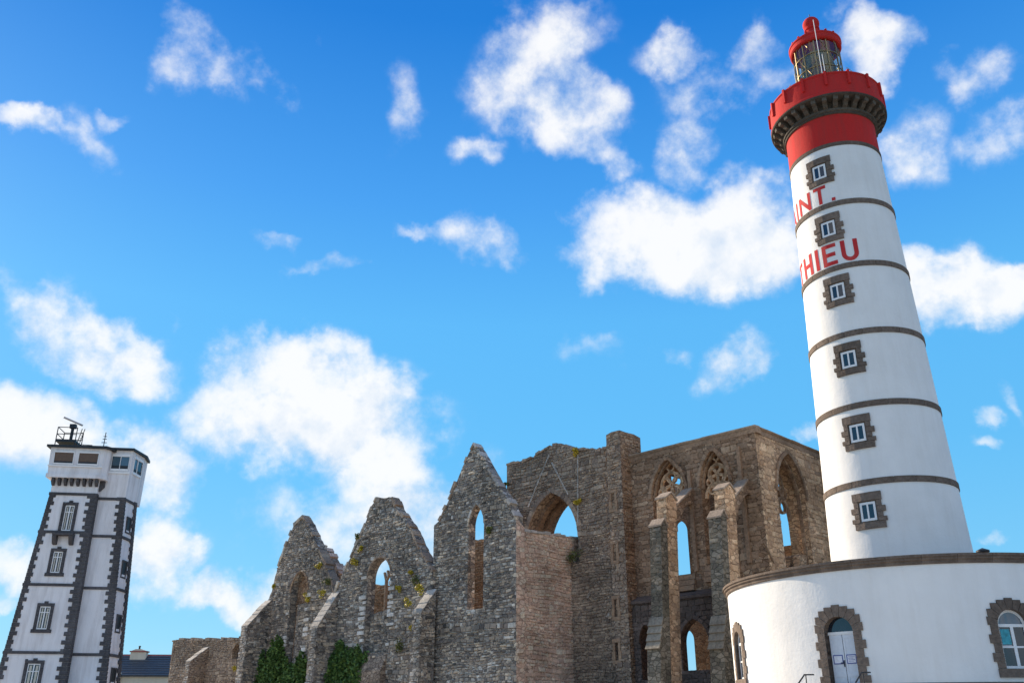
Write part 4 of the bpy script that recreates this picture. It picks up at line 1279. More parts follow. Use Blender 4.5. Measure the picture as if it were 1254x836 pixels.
    for i in range(k - 1):
        (u0, z0), (u1, z1) = top[i], top[i + 1]
        st = MB(); st.add([P(u0, -.36, z0 + .0), P(u0, .36, z0), P(u1, .36, z1), P(u1, -.36, z1), P(u0, -.36, z0 + .12), P(u0, .36, z0 + .12), P(u1 + .01, .36, z1 + .12), P(u1 + .01, -.36, z1 + .12)], [(0, 1, 2, 3), (4, 5, 6, 7), (0, 1, 5, 4), (1, 2, 6, 5), (2, 3, 7, 6), (3, 0, 4, 7)])
        st.make('flyer_coping', 'coping', B)

def thing_part(parent, name):
    o = bpy.data.objects.new(name, None)
    o.empty_display_size = 0.3
    col.objects.link(o)
    o.parent = parent
    o.matrix_parent_inverse = WM[parent.name].inverted()
    WM[o.name] = Matrix.Identity(4)
    return o

def buttress(T, P, u0, u1, z0, z1o, z1i, hwid, kind, front=True, cap='pale'):
    """P(u,w,z); sloped top from z1i at the wall to z1o at the front"""
    mb = MB()
    prof = [(u0, z0), (u1, z0), (u1, z1o), (u0, z1i)]
    mb.add([P(u, -hwid, z) for u, z in prof] + [P(u, hwid, z) for u, z in prof], [(0, 1, 2, 3), (7, 6, 5, 4)] + [(i, (i + 1) % 4, (i + 1) % 4 + 4, i + 4) for i in range(4)])
    o = mb.make('buttress', kind + '_core', T)
    spl = Plane(P(0, hwid, 0), AV)
    k_ = lambda u: float((np.array(P(u, hwid, 0)) - spl.P) @ spl.a)
    stones('facing_stones', spl, [(k_(u), z) for u, z in prof], [], kind, o)
    fpl = Plane(P(u1, 0, 0), AU)
    stones('facing_stones', fpl, [(-hwid, z0), (-hwid, z1o), (hwid, z1o), (hwid, z0)], [], cap, o, w=(0.2, 0.4))  # front stones paler than the sides, painting their sunlit look
    lpl = Plane(P(0, -hwid, 0), AV)
    # sloped capping blocks
    L_ = math.hypot(u1 - u0, z1i - z1o); k = max(2, int(L_ / 0.4))
    mb = MB()
    for i in range(k):
        a, b_ = i / k, (i + 1) / k
        q = [(u0 + (u1 - u0) * t, z1i + (z1o - z1i) * t) for t in (a + .01, b_ - .01)]
        j = random.uniform(0.03, 0.12)
        mb.add([P(u, w_, z + dz) for dz in (-0.02, j) for (u, z) in q for w_ in (-hwid - .03, hwid + .03)], [(0, 1, 3, 2), (4, 5, 7, 6), (0, 1, 5, 4), (2, 3, 7, 6), (0, 2, 6, 4), (1, 3, 7, 5)])
    c = mb.make('buttress_capping', cap, o); c['kind'] = 'stuff'
    return o

def rakes(T, pl, pts, material, width=0.22, d=0.08, thick=0.9):
    """broken coping stones along a gable slope, in the wall plane"""
    mb = MB()
    P = [np.array(p) for p in pts]
    for a, b_ in zip(P, P[1:]):
        L_ = np.linalg.norm(b_ - a); k = max(1, int(L_ / 0.38))
        t = (b_ - a) / L_; nn = np.array([-t[1], t[0]])
        if nn[1] < 0: nn = -nn
        for i in range(k):
            if random.random() < 0.3: continue
            q0, q1 = a + (b_ - a) * (i + .02) / k, a + (b_ - a) * (i + .98) / k
            h0 = random.choice((0.02, 0.04, 0.07, 0.1, 0.17))
            mb.prism([tuple(q0 - nn * .1), tuple(q1 - nn * .1), tuple(q1 + nn * h0), tuple(q0 + nn * (h0 + random.uniform(-.04, .04)))], -thick - random.uniform(0, .05), d + random.uniform(-.04, .06), lambda s, dd, z: pl.pt(s, z, dd))
    o = mb.make('gable_coping', material, T); o['kind'] = 'stuff'

def build_arch_wall():
    pl = north.off(0.35)
    pl = Plane(pl.P, AU)
    top = [(620.7, 568.5), (646, 562.7), (661.7, 553), (677, 544), (693, 544), (702.6, 551), (716, 549.5), (744, 548)]
    tp = rough(pl.pxs(top), 0.3, 0.13)
    q = pl.pxs([(646, 648), (705.5, 640), (675.3, 603.6)])
    T = thing('arch_wall', 'ruined crossing wall with large pointed arch beside the square stair turret', 'ruin wall', pl.pt(tp[len(tp) // 2][0], 2.3))
    hole = gothic(pl.px(645, 650)[0], pl.px(708, 650)[0], pl.px(690, 690)[1], pl.px(690, 660)[1], q[2][1] + 0.05)
    sr = pl.px(746, 600)[0]
    out = close(tp, pl.px(620.7, 600)[0], sr)
    wall(T, pl, out, [hole], 2.6, 'mixed')
    trim(T, pl, hole[1:-1], 0.34, -0.02, 0.07, 'mixed', 'arch_stones')
    inn = [(s + (0.22 if i < len(hole) / 2 else -0.22), z - (0 if i in (0, len(hole) - 1) else 0.2)) for i, (s, z) in enumerate(hole)]
    trim(T, pl, inn, 0.24, -1.0, -0.6, 'brown', 'arch_rib')
    inn = [(s + (0.22 if i < len(hole) / 2 else -0.22), z - (0 if i in (0, len(hole) - 1) else 0.2)) for i, (s, z) in enumerate(hole)]
    trim(T, pl, inn, 0.24, -1.9, -1.5, 'brown', 'arch_rib')
    for line in (((674, 557), (648, 621)), ((677, 566), (697, 605)), ((709, 556), (709, 640))):
        trim(T, pl, pl.pxs(line)[::-1], 0.09, 0, 0.09, 'pale', 'roof_crease')
    # broken stones on the wall head
    rakes(T, pl, pl.pxs(top), 'mixed', thick=2.4)
    # the turret
    TT = thing('stair_turret', 'tall narrow square stair turret with slit openings between arch wall and choir', 'turret', pl.pt(sr + 0.6, 2.3))
    fp = pl.off(0.55)
    fp = Plane(fp.P, AU)
    tl, tr = fp.px(745, 600)[0], fp.px(762, 600)[0]
    tpz = fp.px(752, 529)[1]
    out = close(rough([(tl, tpz - .05), (tl + 0.4, tpz + .1), (tr, tpz + 0.05)], 0.25, 0.06), tl, tr)
    slits = []
    for x, y in ((751.4, 613), (753.4, 676), (755, 744), (756, 797)):
        s, z = fp.px(x, y)
        slits.append([(s - 0.12, z - 0.5), (s - 0.12, z + 0.5), (s + 0.12, z + 0.5), (s + 0.12, z - 0.5)])
    w_ = wall(TT, fp, out, slits, 1.0, 'mixed', name='front_wall')
    for sl in slits:
        s0, s1, z0, z1 = sl[0][0], sl[2][0], sl[0][1], sl[1][1]
        f = MB()
        mp = lambda s, d, z: fp.pt(s, z, d)
        for (a, b_, c, d) in ((s0 - .2, s1 + .2, z1, z1 + .22), (s0 - .2, s1 + .2, z0 - .2, z0), (s0 - .22, s0, z0, z0 + .5), (s1, s1 + .22, z0, z0 + .5), (s0 - .16, s0, z0 + .5, z1), (s1, s1 + .16, z0 + .5, z1)):
            f.box(a + .006, b_ - .006, 0, 0.075, c + .006, d - .006, mp)
        fo = f.make('slit_surround', 'brown', TT)
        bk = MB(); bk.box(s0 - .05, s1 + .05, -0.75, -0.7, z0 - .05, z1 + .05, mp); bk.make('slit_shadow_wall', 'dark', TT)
    sp = Plane(fp.pt(tr, 0), AV)
    so = [(0, ZB), (0, tpz), (1.5, tpz + 0.1), (2.2, tpz), (2.2, ZB)]
    wall(TT, sp, so, [], 0.9, 'brown', name='side_wall')
    bk = MB(); bk.box(tl, tr - 0.9, -2.2, -1.0, ZB, tpz - 0.1, lambda s, d, z: fp.pt(s, z, d)); bk.make('turret_core', 'mixed_core', TT)
    return pl

def build_transept(archpl):
    # east side wall of the transept runs back from the gable's corner to the arch wall
    far = archpl.px(708, 658)
    Q = np.array(archpl.pt(*far))
    ep = Plane(Q, AV)
    s0, z0 = ep.px(640, 650)
    G = np.array(ep.pt(s0, 0))
    gp = Plane(G, AU)
    T = thing('transept_gable', 'tall pointed grey stone gable with narrow lancet opening, largest of the three', 'gable wall', gp.pt(-2, 2.3), 'gabled walls of the ruin')
    L1 = [(531.5, 643), (538, 637.6), (546.8, 618.5), (559, 590), (571.7, 559), (581.2, 542)]
    R1 = [(596.6, 568.7), (608, 590), (621.4, 611), (632, 629)]
    lt = gp.pxs(L1); rt = gp.pxs(R1)
    sR = gp.px(632, 700)[0]
    rt = [q for q in rt if q[0] < sR - .02] + [(sR, gp.px(632, 631)[1])]
    top = rough(lt + rt, 0.35, 0.04)
    out = close(top, gp.px(532, 700)[0], sR)
    hole = gothic(gp.px(573, 690)[0], gp.px(592, 690)[0], gp.px(585, 745)[1], gp.px(585, 642)[1], gp.px(583, 617)[1])
    wall(T, gp, out, [hole], 0.62, 'grey')
    rakes(T, gp, lt, 'mixed', thick=.58); rakes(T, gp, lt[-1:] + rt, 'pale', thick=.58)
    trim(T, gp, hole[1:-1], 0.16, -0.02, 0.05, 'grey', 'arch_stones', 0.25)
    # corner stones: pale quoin strip on the return
    qp = Plane(gp.pt(sR, 0), AV)
    wall(T, qp, [(0, ZB), (0, gp.px(632, 633)[1]), (0.75, gp.px(641, 648)[1] + 0.3), (0.75, ZB)], [], 0.5, 'tan', name='corner_return', w=(0.3, 0.6), h=(0.2, 0.34))
    # side wall
    S = thing('transept_side_wall', 'sunken tan brown rubble wall between the tall gable and the arch wall', 'ruin wall', ep.pt(s0 / 2, 2.3))
    qp2 = Plane(gp.pt(sR, 0) - np.append(azv(AU)[:2], 0) * 0.0 - gp.n * 0.15 + gp.a * -0.12, AV)
    e1 = 7.0
    pts = [(0.74, qp2.px(642, 649)[1]), (1.6, qp2.px(655, 651)[1]), (3.0, qp2.px(672, 653)[1]), (4.2, qp2.px(690, 656)[1])]
    xs = [642, 656, 674, 692, 709]; ys = [648.5, 651, 653, 655.5, 658.5]
    line = [qp2.px(x, y) for x, y in zip(xs, ys)]
    tp = rough(line, 0.3, 0.05)
    out = close(tp, line[0][0], line[-1][0])
    wall(S, qp2, out, [], 0.8, 'tan', h=(0.13, 0.22), w=(0.2, 0.45))
    rakes(S, qp2, line, 'pale', thick=0.8)
    return gp

def build_gables(gp3):
    pl = Plane(gp3.pt(0, 0, GOFF), AU)
    def P_at(s):
        base = np.array(pl.pt(s, 0))
        return lambda u, w_, z: tuple((base + pl.n * u + pl.a * w_)[:2]) + (z,)
    # ---- middle gable
    T = thing('pointed_gable', 'broken topped grey gable with half open window, middle of the three gables', 'gable wall', pl.pt(*pl.px(470, 800)[:1], 2.3), 'gabled walls of the ruin')
    L2 = [(410.5, 727), (418, 704), (429.5, 682), (442, 654), (455, 620), (460.6, 608.5)]
    R2 = [(480, 608.5), (487.4, 625), (503, 645), (514, 670.6), (529.8, 699), (530, 714)]
    lt, rt = pl.pxs(L2), pl.pxs(R2)
    top = rough(lt + rt, 0.3, 0.065)
    out = close(top, lt[0][0], rt[-1][0])
    hole = gothic(pl.px(448, 740)[0], pl.px(476, 740)[0], pl.px(462, 800)[1], pl.px(462, 706)[1], pl.px(462, 683)[1])
    wall(T, pl, out, [hole], 0.75, 'grey')
    rakes(T, pl, lt, 'grey', thick=0.58); rakes(T, pl, rt[:-1], 'mixed', thick=0.58)
    trim(T, pl, hole[1:-1], 0.15, -0.02, 0.05, 'mixed', 'arch_stones', 0.22)
    # pale toothing beside the window
    mb = MB()
    for sx, sg in ((hole[0][0], -1), (hole[-1][0], 1)):
        z = hole[0][1]
        while z < hole[1][1]:
            w_ = random.uniform(0.25, 0.75); h_ = random.uniform(0.16, 0.26)
            if random.random() < 0.62:
                a, b_ = sorted((sx, sx + sg * w_)); mb.box(a, b_, 0, 0.115, z, z + h_, lambda s, d, zz: pl.pt(s, zz, d))
            z += h_ + random.uniform(0.02, 0.2)
    o = mb.make('pale_jamb_stones', 'chalk', T); o['kind'] = 'stuff'
    # infill of the lower window and broken mullions
    zi = pl.px(466, 746)[1]
    inf = pl.off(-0.42)
    fo = rough([(hole[0][0] + .01, zi - .2), (hole[-1][0] - .01, zi + .1)], .2, .05)
    wall(T, inf, [(hole[0][0] + .01, hole[0][1] - 0.4)] + fo + [(hole[-1][0] - .01, hole[0][1] - 0.4)], [], 0.3, 'grey', name='window_infill')
    mu = MB()
    ms = (hole[0][0] + hole[-1][0]) / 2 + 0.2
    zsp = hole[1][1]
    mu.box(ms - .07, ms + .07, -0.66, -0.46, zi - .1, zsp - 0.2, lambda s, d, z: pl.pt(s, z, d))
    for a, b_ in (((ms, zsp - .25), (ms + .5, zsp + .35)), ((ms, zsp - .25), (ms - .25, zsp + .35)), ((ms + .25, zsp + .05), (ms + .1, zsp + .45))):
        A, B = np.array(a), np.array(b_); t = (B - A) / np.linalg.norm(B - A); nn = np.array([-t[1], t[0]]) * .06
        mu.prism([tuple(A - nn), tuple(B - nn), tuple(B + nn), tuple(A + nn)], -0.65, -0.47, lambda s, d, z: pl.pt(s, z, d))
    mu.make('broken_mullion', 'brown', T)
    sl = MB(); z0 = hole[0][1]
    sl.prism([(-0.1, z0 + .1), (0.5, z0 - 1.1), (0.5, ZB), (-0.1, ZB)], hole[0][0] - .1, hole[-1][0] + .1, lambda x, d, z: pl.pt(d, z, x))
    slo = sl.make('sloped_sill', 'mixed_core', T)
    # buttress on its right
    b2 = P_at(pl.px(529, 760)[0] - 0.1)
    buttress(T, b2, 0, 1.25, ZB, pl.px(524, 742)[1] - 0.6, pl.px(524, 725)[1] + 0.1, 0.42, 'grey')
    # ---- left gable
    S = thing('pointed_gable', 'leftmost narrow grey gable with blocked pointed window and sloping buttresses', 'gable wall', pl.pt(*pl.px(365, 800)[:1], 2.3), 'gabled walls of the ruin')
    L1 = [(326, 740), (333, 723), (336.8, 705), (349.7, 669), (360, 643), (371.7, 632.4)]
    R1 = [(382, 651), (389.7, 669), (397.5, 687), (406.5, 710), (411, 730)]
    lt, rt = pl.pxs(L1), pl.pxs(R1)
    top = rough(lt + rt, 0.3, 0.065)
    rgt = pl.px(413, 760)[0]
    out = close(top, lt[0][0], rt[-1][0])
    hole = gothic(pl.px(355, 740)[0], pl.px(375, 740)[0], pl.px(365, 812)[1], pl.px(365, 724)[1], pl.px(366.5, 700)[1])
    wall(S, pl, out, [hole], 0.7, 'grey')
    rakes(S, pl, lt[2:], 'grey', thick=.6); rakes(S, pl, lt[-1:] + rt, 'mixed', thick=.6)
    trim(S, pl, hole[1:-1], 0.16, -0.02, 0.06, 'brown', 'arch_stones', 0.22)
    inf = pl.off(-0.62)
    zi = pl.px(366, 738)[1]
    wall(S, inf, [(hole[0][0] - .2, hole[0][1] - .2), (hole[0][0] - .2, hole[1][1] + 3), (hole[-1][0] + .2, hole[1][1] + 3), (hole[-1][0] + .2, hole[0][1] - .2)], [], 0.3, 'brown', name='window_infill')
    wall(S, pl.off(-0.45), [(hole[0][0] + .4, hole[0][1] - .2), (hole[0][0] + .4, zi), (hole[-1][0] - .02, zi), (hole[-1][0] - .02, hole[0][1] - .2)], [], 0.15, 'grey', name='window_infill')
    mb = MB()
    for sx, sg in ((hole[0][0], -1), (hole[-1][0], 1)):
        z = hole[0][1]
        while z < hole[1][1]:
            w_ = random.uniform(0.25, 0.8); h_ = random.uniform(0.16, 0.28)
            if random.random() < 0.5:
                a, b_ = sorted((sx, sx + sg * w_)); mb.box(a, b_, 0, 0.115, z, z + h_, lambda s, d, zz: pl.pt(s, zz, d))
            z += h_ + random.uniform(0.02, 0.2)
    o = mb.make('pale_jamb_stones', 'chalk', S); o['kind'] = 'stuff'
    buttress(S, P_at(lt[0][0] + 0.3), 0, 1.9, ZB, pl.px(322, 764)[1] - 0.3, pl.px(327, 735)[1], 0.45, 'grey')
    buttress(S, P_at(pl.px(411, 760)[0] - 0.2), 0, 1.7, ZB, pl.px(405, 762)[1] - 0.5, pl.px(411, 724)[1], 0.45, 'grey')
    # roof-line wall behind, a second slope
    bp = pl.off(-2.6)
    q = bp.pxs([(380, 735), (389, 668), (398, 671), (416.5, 703), (409, 730)])
    wall(S, bp, q, [], 0.7, 'mixed', name='rear_gable_stub')
    rakes(S, bp, q[1:4], 'tan', thick=0.7)
    # ---- inner wall seen through the lancets
    F = thing('inner_wall', 'orange brown inner nave wall seen through the lancet of the tall gable', 'ruin wall', pl.off(-11).pt(0, 2.3))
    fp = pl.off(-9.5)
    q = rough(fp.pxs([(440, 712), (478, 717), (540, 680), (572, 661), (604, 659)]), .4, .06)
    wall(F, fp, close(q, q[0][0], q[-1][0]), [], 0.8, 'orange')
    # ---- low wall at the far left
    W = thing('low_ruin_wall', 'low lichened stone wall with small buttress left of the gables', 'ruin wall', pl.pt(*pl.px(255, 820)[:1], 2.3))
    lp = pl.off(-0.8)
    q = lp.pxs([(212, 784), (222, 782), (250, 783), (280, 782.5), (303, 781)])
    tp = rough(q, .4, .04)
    niche = gothic(lp.px(283, 810)[0], lp.px(293, 810)[0], lp.px(288, 806)[1], lp.px(288, 799)[1], lp.px(288, 788)[1])
    wall(W, lp, close(tp, lp.px(210, 810)[0], q[-1][0]), [niche], 0.9, 'mixed')
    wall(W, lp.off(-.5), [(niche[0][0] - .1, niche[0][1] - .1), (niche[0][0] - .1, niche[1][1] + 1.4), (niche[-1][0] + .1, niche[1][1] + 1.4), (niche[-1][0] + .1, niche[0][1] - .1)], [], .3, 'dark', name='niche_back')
    rakes(W, lp, q, 'coping', thick=.85)
    s_ = lp.px(250, 820)[0]
    base = np.array(lp.pt(s_, 0))
    Pb = lambda u, w_, z: tuple((base + lp.n * u + lp.a * w_)[:2]) + (z,)
    buttress(W, Pb, 0, 1.6, ZB, lp.px(236, 808)[1] - .3, lp.px(251, 792)[1], 0.4, 'mixed')
    return pl
GOFF = 0.3
build_choir()
apl = build_arch_wall()
gp3 = build_transept(apl)
gpl = build_gables(gp3)

# ------------------------------------------------------------------ plants on and by the walls
def foliage(name, spots, material, parent=None, leaf=0.12, seed=1):
    r = np.random.default_rng(seed)
    V, F = [], []
    for (p, rad, n) in spots:
        d = r.normal(size=(n, 3)); d /= np.linalg.norm(d, axis=1, keepdims=True)
        rr = r.uniform(0.35, 1.0, (n, 1)) ** 0.6
        c = np.array(p) + d * rr * np.array(rad)
        a = r.normal(size=(n, 3)); a /= np.linalg.norm(a, axis=1, keepdims=True)
        b_ = np.cross(a, r.normal(size=(n, 3))); b_ /= np.linalg.norm(b_, axis=1, keepdims=True)
        L_ = leaf * r.uniform(0.6, 1.3, (n, 1))
        q = np.stack([c - a * L_, c + b_ * L_ * .55, c + a * L_, c - b_ * L_ * .55], 1).reshape(-1, 3)
        k = len(V)
        V += q.tolist(); F += [(k + 4 * i, k + 4 * i + 1, k + 4 * i + 2, k + 4 * i + 3) for i in range(n)]
    me = bpy.data.meshes.new(name); me.from_pydata(V, [], F); me.materials.append(M[material])
    return link(name, me, parent)
def plant(name, label, cat, base, spots, material, leaf, seed, group=None):
    T = thing(name, label, cat, tuple(base), group)
    f = foliage('foliage', spots, material, T, leaf, seed)
    st = MB()
    for (p, rad, n) in spots[::max(1, len(spots) // 5)]:
        st.tube([tuple(base), tuple((np.array(base) + np.array(p)) / 2 + np.array([0.05, 0.03, 0.05])), tuple(p)], 0.02 if leaf < .1 else 0.035, 4)
    st.make('stem', 'twig', T)
    return T
def build_plants():
    pl = gpl
    # two ivy masses climbing from the foot of the gables
    def mass(x0, x1, tops, d, seed):
        sp = []
        r = np.random.default_rng(seed)
        for (x, y) in tops:
            s, zt = pl.px(x, y)
            z = 2.4
            while z < zt:
                t = (z - 2.4) / max(zt - 2.4, .1)
                w_ = 0.75 * (1 - t) + 0.22
                p = np.array(pl.pt(s + r.uniform(-.25, .25), z, d * (1 - 0.6 * t) + r.uniform(-.1, .15)))
                sp.append((p, (w_, w_ * .7, 0.5), int(170 * w_ + 50)))
                z += 0.42
        for q in range(16):
            x, y = tops[r.integers(len(tops))]
            s, zt = pl.px(x + r.uniform(-7, 7), y + r.uniform(-4, 12))
            for k in range(5):
                sp.append((np.array(pl.pt(s + r.uniform(-.12, .12), zt - 0.28 * k, 0.16)), (.13, .1, .2), 14))
        return sp
    t1 = mass(0, 0, [(318, 808), (326, 800), (333, 800), (340, 786), (345, 783), (349, 790), (356, 812), (362, 815), (369, 806), (375, 798), (378, 812)], 0.7, 3)
    plant('climbing_ivy', 'dark green ivy with a tall tip at the foot of the leftmost gable', 'ivy', pl.pt(pl.px(345, 836)[0], 2.4, .5), t1, 'ivy', 0.13, 5, 'ivy at the foot of the gables')
    t2 = mass(0, 0, [(414, 800), (420, 787), (424, 784), (429, 800), (436, 797), (442, 796), (446, 803), (410, 812)], 0.6, 4)
    plant('climbing_ivy', 'dark green ivy left of the half open window of the middle gable', 'ivy', pl.pt(pl.px(428, 836)[0], 2.4, .5), t2, 'ivy', 0.13, 6, 'ivy at the foot of the gables')
    # wall plants
    r = random.Random(5)
    def tuft(label, plane, x, y, size, material, d=0.1, seed=1, name='wall_plant'):
        s, z = plane.px(x, y)
        b = plane.pt(s, z, d)
        sp = []
        for i in range(5):
            p = np.array(plane.pt(s + r.uniform(-size, size) * .7, z + r.uniform(-size, size) * .6, d + r.uniform(0, .15)))
            sp.append((p, (size * .55, size * .55, size * .45), 45))
        plant(name, label, 'wall plant', b, sp, material, 0.065, seed, 'plants growing on the ruin walls')
    tuft('yellow tuft on the right side of the leftmost gable, highest one', gpl, 393, 693, .34, 'tuft', seed=11)
    tuft('larger yellow tuft right of the blocked window arch of the leftmost gable', gpl, 378, 731, .42, 'tuft', seed=12)
    tuft('yellow tuft on buttress top between the left and middle gables', gpl, 401, 728, .36, 'tuft', .5, seed=13)
    tuft('small yellow tuft on the left shoulder of the leftmost gable', gpl, 338, 718, .22, 'tuft', seed=14)
    tuft('yellow tuft on left slope of the middle gable, upper one', gpl, 443, 672, .24, 'tuft', seed=15)
    tuft('yellow tuft on left slope of the middle gable, lower one', gpl, 437, 687, .38, 'tuft', seed=16)
    tuft('green tuft at the left edge of the middle gable slope', gpl, 440, 657, .25, 'tuft_green', seed=17)
    tuft('yellow tuft on top of the buttress beside the tall gable', gpl, 527, 724, .40, 'tuft', .9, seed=18)
    tuft('yellow tuft on sloping front of the buttress beside the tall gable', gpl, 517, 740, .36, 'tuft', 1.2, seed=19)
    tuft('low yellow tuft on the side of the buttress beside the tall gable', gpl, 519, 771, .30, 'tuft', .9, seed=20)
    tuft('olive creeper hanging on the side of the buttress beside the tall gable', gpl, 525, 762, .55, 'tuft_green', .8, seed=21)
    tuft('small yellow tuft right of the window of the middle gable', gpl, 505, 701, .2, 'tuft', seed=22)
    tuft('yellow flowered patch beside the right shoulder of the middle gable', gpl, 491, 721, .28, 'tuft', seed=23)
    tuft('olive creeper below the right shoulder of the middle gable', gpl, 511, 709, .5, 'tuft_green', seed=24)
    tuft('yellow tuft on top of the arch wall beside the turret', apl, 708, 553, .34, 'tuft', seed=25)
    tuft('yellow tuft right of the large arch', apl, 709, 615, .3, 'tuft', seed=26)
    tuft('dark green creeper in the corner below the large arch', apl, 707, 684, .6, 'tuft_green', .25, seed=27)
    tuft('small green tuft right of the lancet of the tall gable', gp3, 601, 650, .28, 'tuft_green', seed=28)
    tuft('green tuft on the left edge of the arch wall top', apl, 621, 594, .24, 'tuft_green', seed=29)
    tuft('yellow tuft on the low wall beside the leftmost gable', gpl.off(-.8), 291, 818, .36, 'tuft', .2, seed=30)
    tuft('green moss patch on the right slope of the leftmost gable', gpl, 403, 712, .5, 'tuft_green', seed=31)
    tuft('green creeper right of the sloped sill of the middle gable', gpl, 489, 790, .5, 'tuft_green', seed=32)
build_plants()

# ------------------------------------------------------------------ signal tower at the left
FA = 82.0
def build_signal_tower():
    A = at_y(33, 714, 60.0)
    F = Plane(A, FA)
    Mp = Plane(F.P - F.n * 0.45, FA)
    T = thing('signal_tower', 'white square signal tower with dark stone quoins and glazed lookout rooms', 'tower', F.pt(2.0, 2.3))
    def fit(pl, pts):
        q = np.array(pl.pxs(pts)); k = np.polyfit(q[:, 1], q[:, 0], 1)
        return lambda z: float(k[0] * z + k[1])
    eA = fit(F, [(62.5, 599), (31, 714), (4.5, 797)])
    eB = fit(F, [(118, 605.5), (107, 670), (101, 714), (85.3, 799)])
    eC = fit(Mp, [(153, 608.7), (146, 670), (143, 719), (132, 799)])
    zTop = F.px(66, 603)[1]
    bands = [F.px(66, 604)[1], F.px(52.5, 650.5)[1], F.px(36, 715)[1], F.px(6, 798)[1]]
    # third face: chamfered side
    def D_at(z):
        c = np.array(Mp.pt(eC(z), z)); 
        return c + azv(3) * (1.65 + (zTop - z) * 0.012)
    def plan(z, up=False):
        return [np.array(F.pt(eA(z), z)), np.array(F.pt(eB(z), z)), np.array(Mp.pt(eB(z) , z)), np.array(Mp.pt(eC(z), z)), D_at(z), D_at(z) + azv(FA - 180) * 3.5 + azv(FA - 90) * 1.5, np.array(F.pt(eA(z), z, -5.0)) ]
    zH = F.px(62, 552)[1]
    mb = MB()
    zs = [ZB, zTop + 0.05]
    rings = [plan(z) for z in zs]
    n = len(rings[0])
    mb.add([v for rg in rings for v in rg], [(i, (i + 1) % n, (i + 1) % n + n, i + n) for i in range(n)] + [tuple(range(n, 2 * n))])
    mb.make('wall', 'white_old', T)
    fF = lambda s, d, z: F.pt(s, z, d)
    fM = lambda s, d, z: Mp.pt(s, z, d)
    # string courses
    for bi, zb in enumerate(bands):
        b = MB(); h = 0.17
        b.box(eA(zb) - 0.07, eB(zb) + 0.07, -0.3, 0.075, zb - h / 2, zb + h / 2, fF); 
        o = b.make('string_course', 'granite_dark', T)
        dzm = BD[bi]
        zb2 = zb + dzm
        b = MB(); b.box(eB(zb) + 0.02, eC(zb2) + 0.05, -0.2, 0.07, zb2 - h / 2, zb2 + h / 2, fM); b.make('string_course', 'granite_dark', T)
        c0, c1 = np.array(Mp.pt(eC(zb2), zb2)), D_at(zb2)
        tdir = (c1 - c0)[:2] / np.linalg.norm((c1 - c0)[:2]); nd = np.array([tdir[1], -tdir[0]])
        b = MB(); b.box(0, np.linalg.norm((c1 - c0)[:2]) + .06, -0.2, 0.07, zb2 - h / 2, zb2 + h / 2, lambda s, d, z: (c0[0] + tdir[0] * s + nd[0] * d, c0[1] + tdir[1] * s + nd[1] * d, z)); b.make('string_course', 'granite_dark', T)
    # quoins
    z = ZB + .3; i = 0
    st = 0.262
    while z < bands[0] - 0.12:
        lng = i % 2 == 0
        w_ = 0.40 if lng else 0.26
        wq = (0.60 if lng else 0.40) + random.uniform(-.05, .05)
        w_ += random.uniform(-.04, .04)
        zz = z + st / 2
        q = MB(); q.cbox(eA(zz) - 0.03, eA(zz) + w_ , -0.45, 0.06, z + .008, z + st - .008, .02, fF); q.make('quoin', 'granite_dark', T)
        q = MB(); q.cbox(eB(zz) - wq, eB(zz) + 0.035, -0.44 , 0.06, z + .008, z + st - .008, .02, fF); q.make('quoin', 'granite_dark', T)
        q = MB(); q.cbox(eC(zz) - wq * .92, eC(zz) + 0.04, -0.3, 0.055, z + .008, z + st - .008, .02, fM); q.make('quoin', 'granite_dark', T)
        d = D_at(zz); 
        q = MB(); q.box(-0.12 if lng else -0.05, 0.12, -0.35 if lng else -0.2, 0.045, z + .008, z + st - .008, lambda s, dd, z_, d=d: (d[0] + s * 0.93 + dd * .1, d[1] + dd, z_)); q.make('quoin', 'granite_dark', T)
        z += st; i += 1
    # windows on the front
    for (x, y, wpx, hpx, balcony) in ((83.5, 634, 11, 31, True), (69.5, 688, 11, 26, False), (53.5, 756, 12, 28, False), (39, 830, 14, 36, False)):
        s, z = F.px(x, y)
        ztop, zbot = F.px(x + hpx * .12, y - hpx / 2)[1], F.px(x - hpx * .12, y + hpx / 2)[1]
        hw = wpx / 2 / 18.6
        f = MB(); f.box(s - hw, s + hw, -.06, 0.01, zbot, ztop, fF); w_ = f.make('window', 'glass', T)
        fr = MB()
        for (a, b_, c, d, e) in ((-hw, hw, ztop - .07, ztop, .03), (-hw, hw, zbot, zbot + .07, .03), (-hw, -hw + .06, zbot + .07, ztop - .07, .03), (hw - .06, hw, zbot + .07, ztop - .07, .03), (-.035, .035, zbot + .07, ztop - .07, .034), (-hw + .06, hw - .06, zbot + (ztop - zbot) * .72, zbot + (ztop - zbot) * .72 + .05, .026)):
            fr.box(s + a, s + b_, 0.0, e, c, d, fF)
        fr.make('frame', 'frame', w_)
        for sg in (-1, 1):
            cu = MB(); x0, x1 = sorted((sg * .05, sg * (hw - .12)))
            cu.box(s + x0 + (.07 if sg > 0 else 0), s + x1 - (.0 if sg > 0 else .07), 0.01, 0.014, zbot + .1, ztop - .12, fF); cu.make('curtain', 'curtain', w_)
        o_ = 0.20
        pieces = [(-hw - o_, hw + o_, ztop, ztop + .2), (-hw - o_ - .1, hw + o_ + .1, zbot - .22, zbot), (-.12, .12, ztop + .2, ztop + .32)]
        k = 5; hh = (ztop - zbot) / k
        for j in range(k):
            pieces += [(-hw - o_, -hw, zbot + hh * j, zbot + hh * (j + 1)), (hw, hw + o_, zbot + hh * j, zbot + hh * (j + 1))]
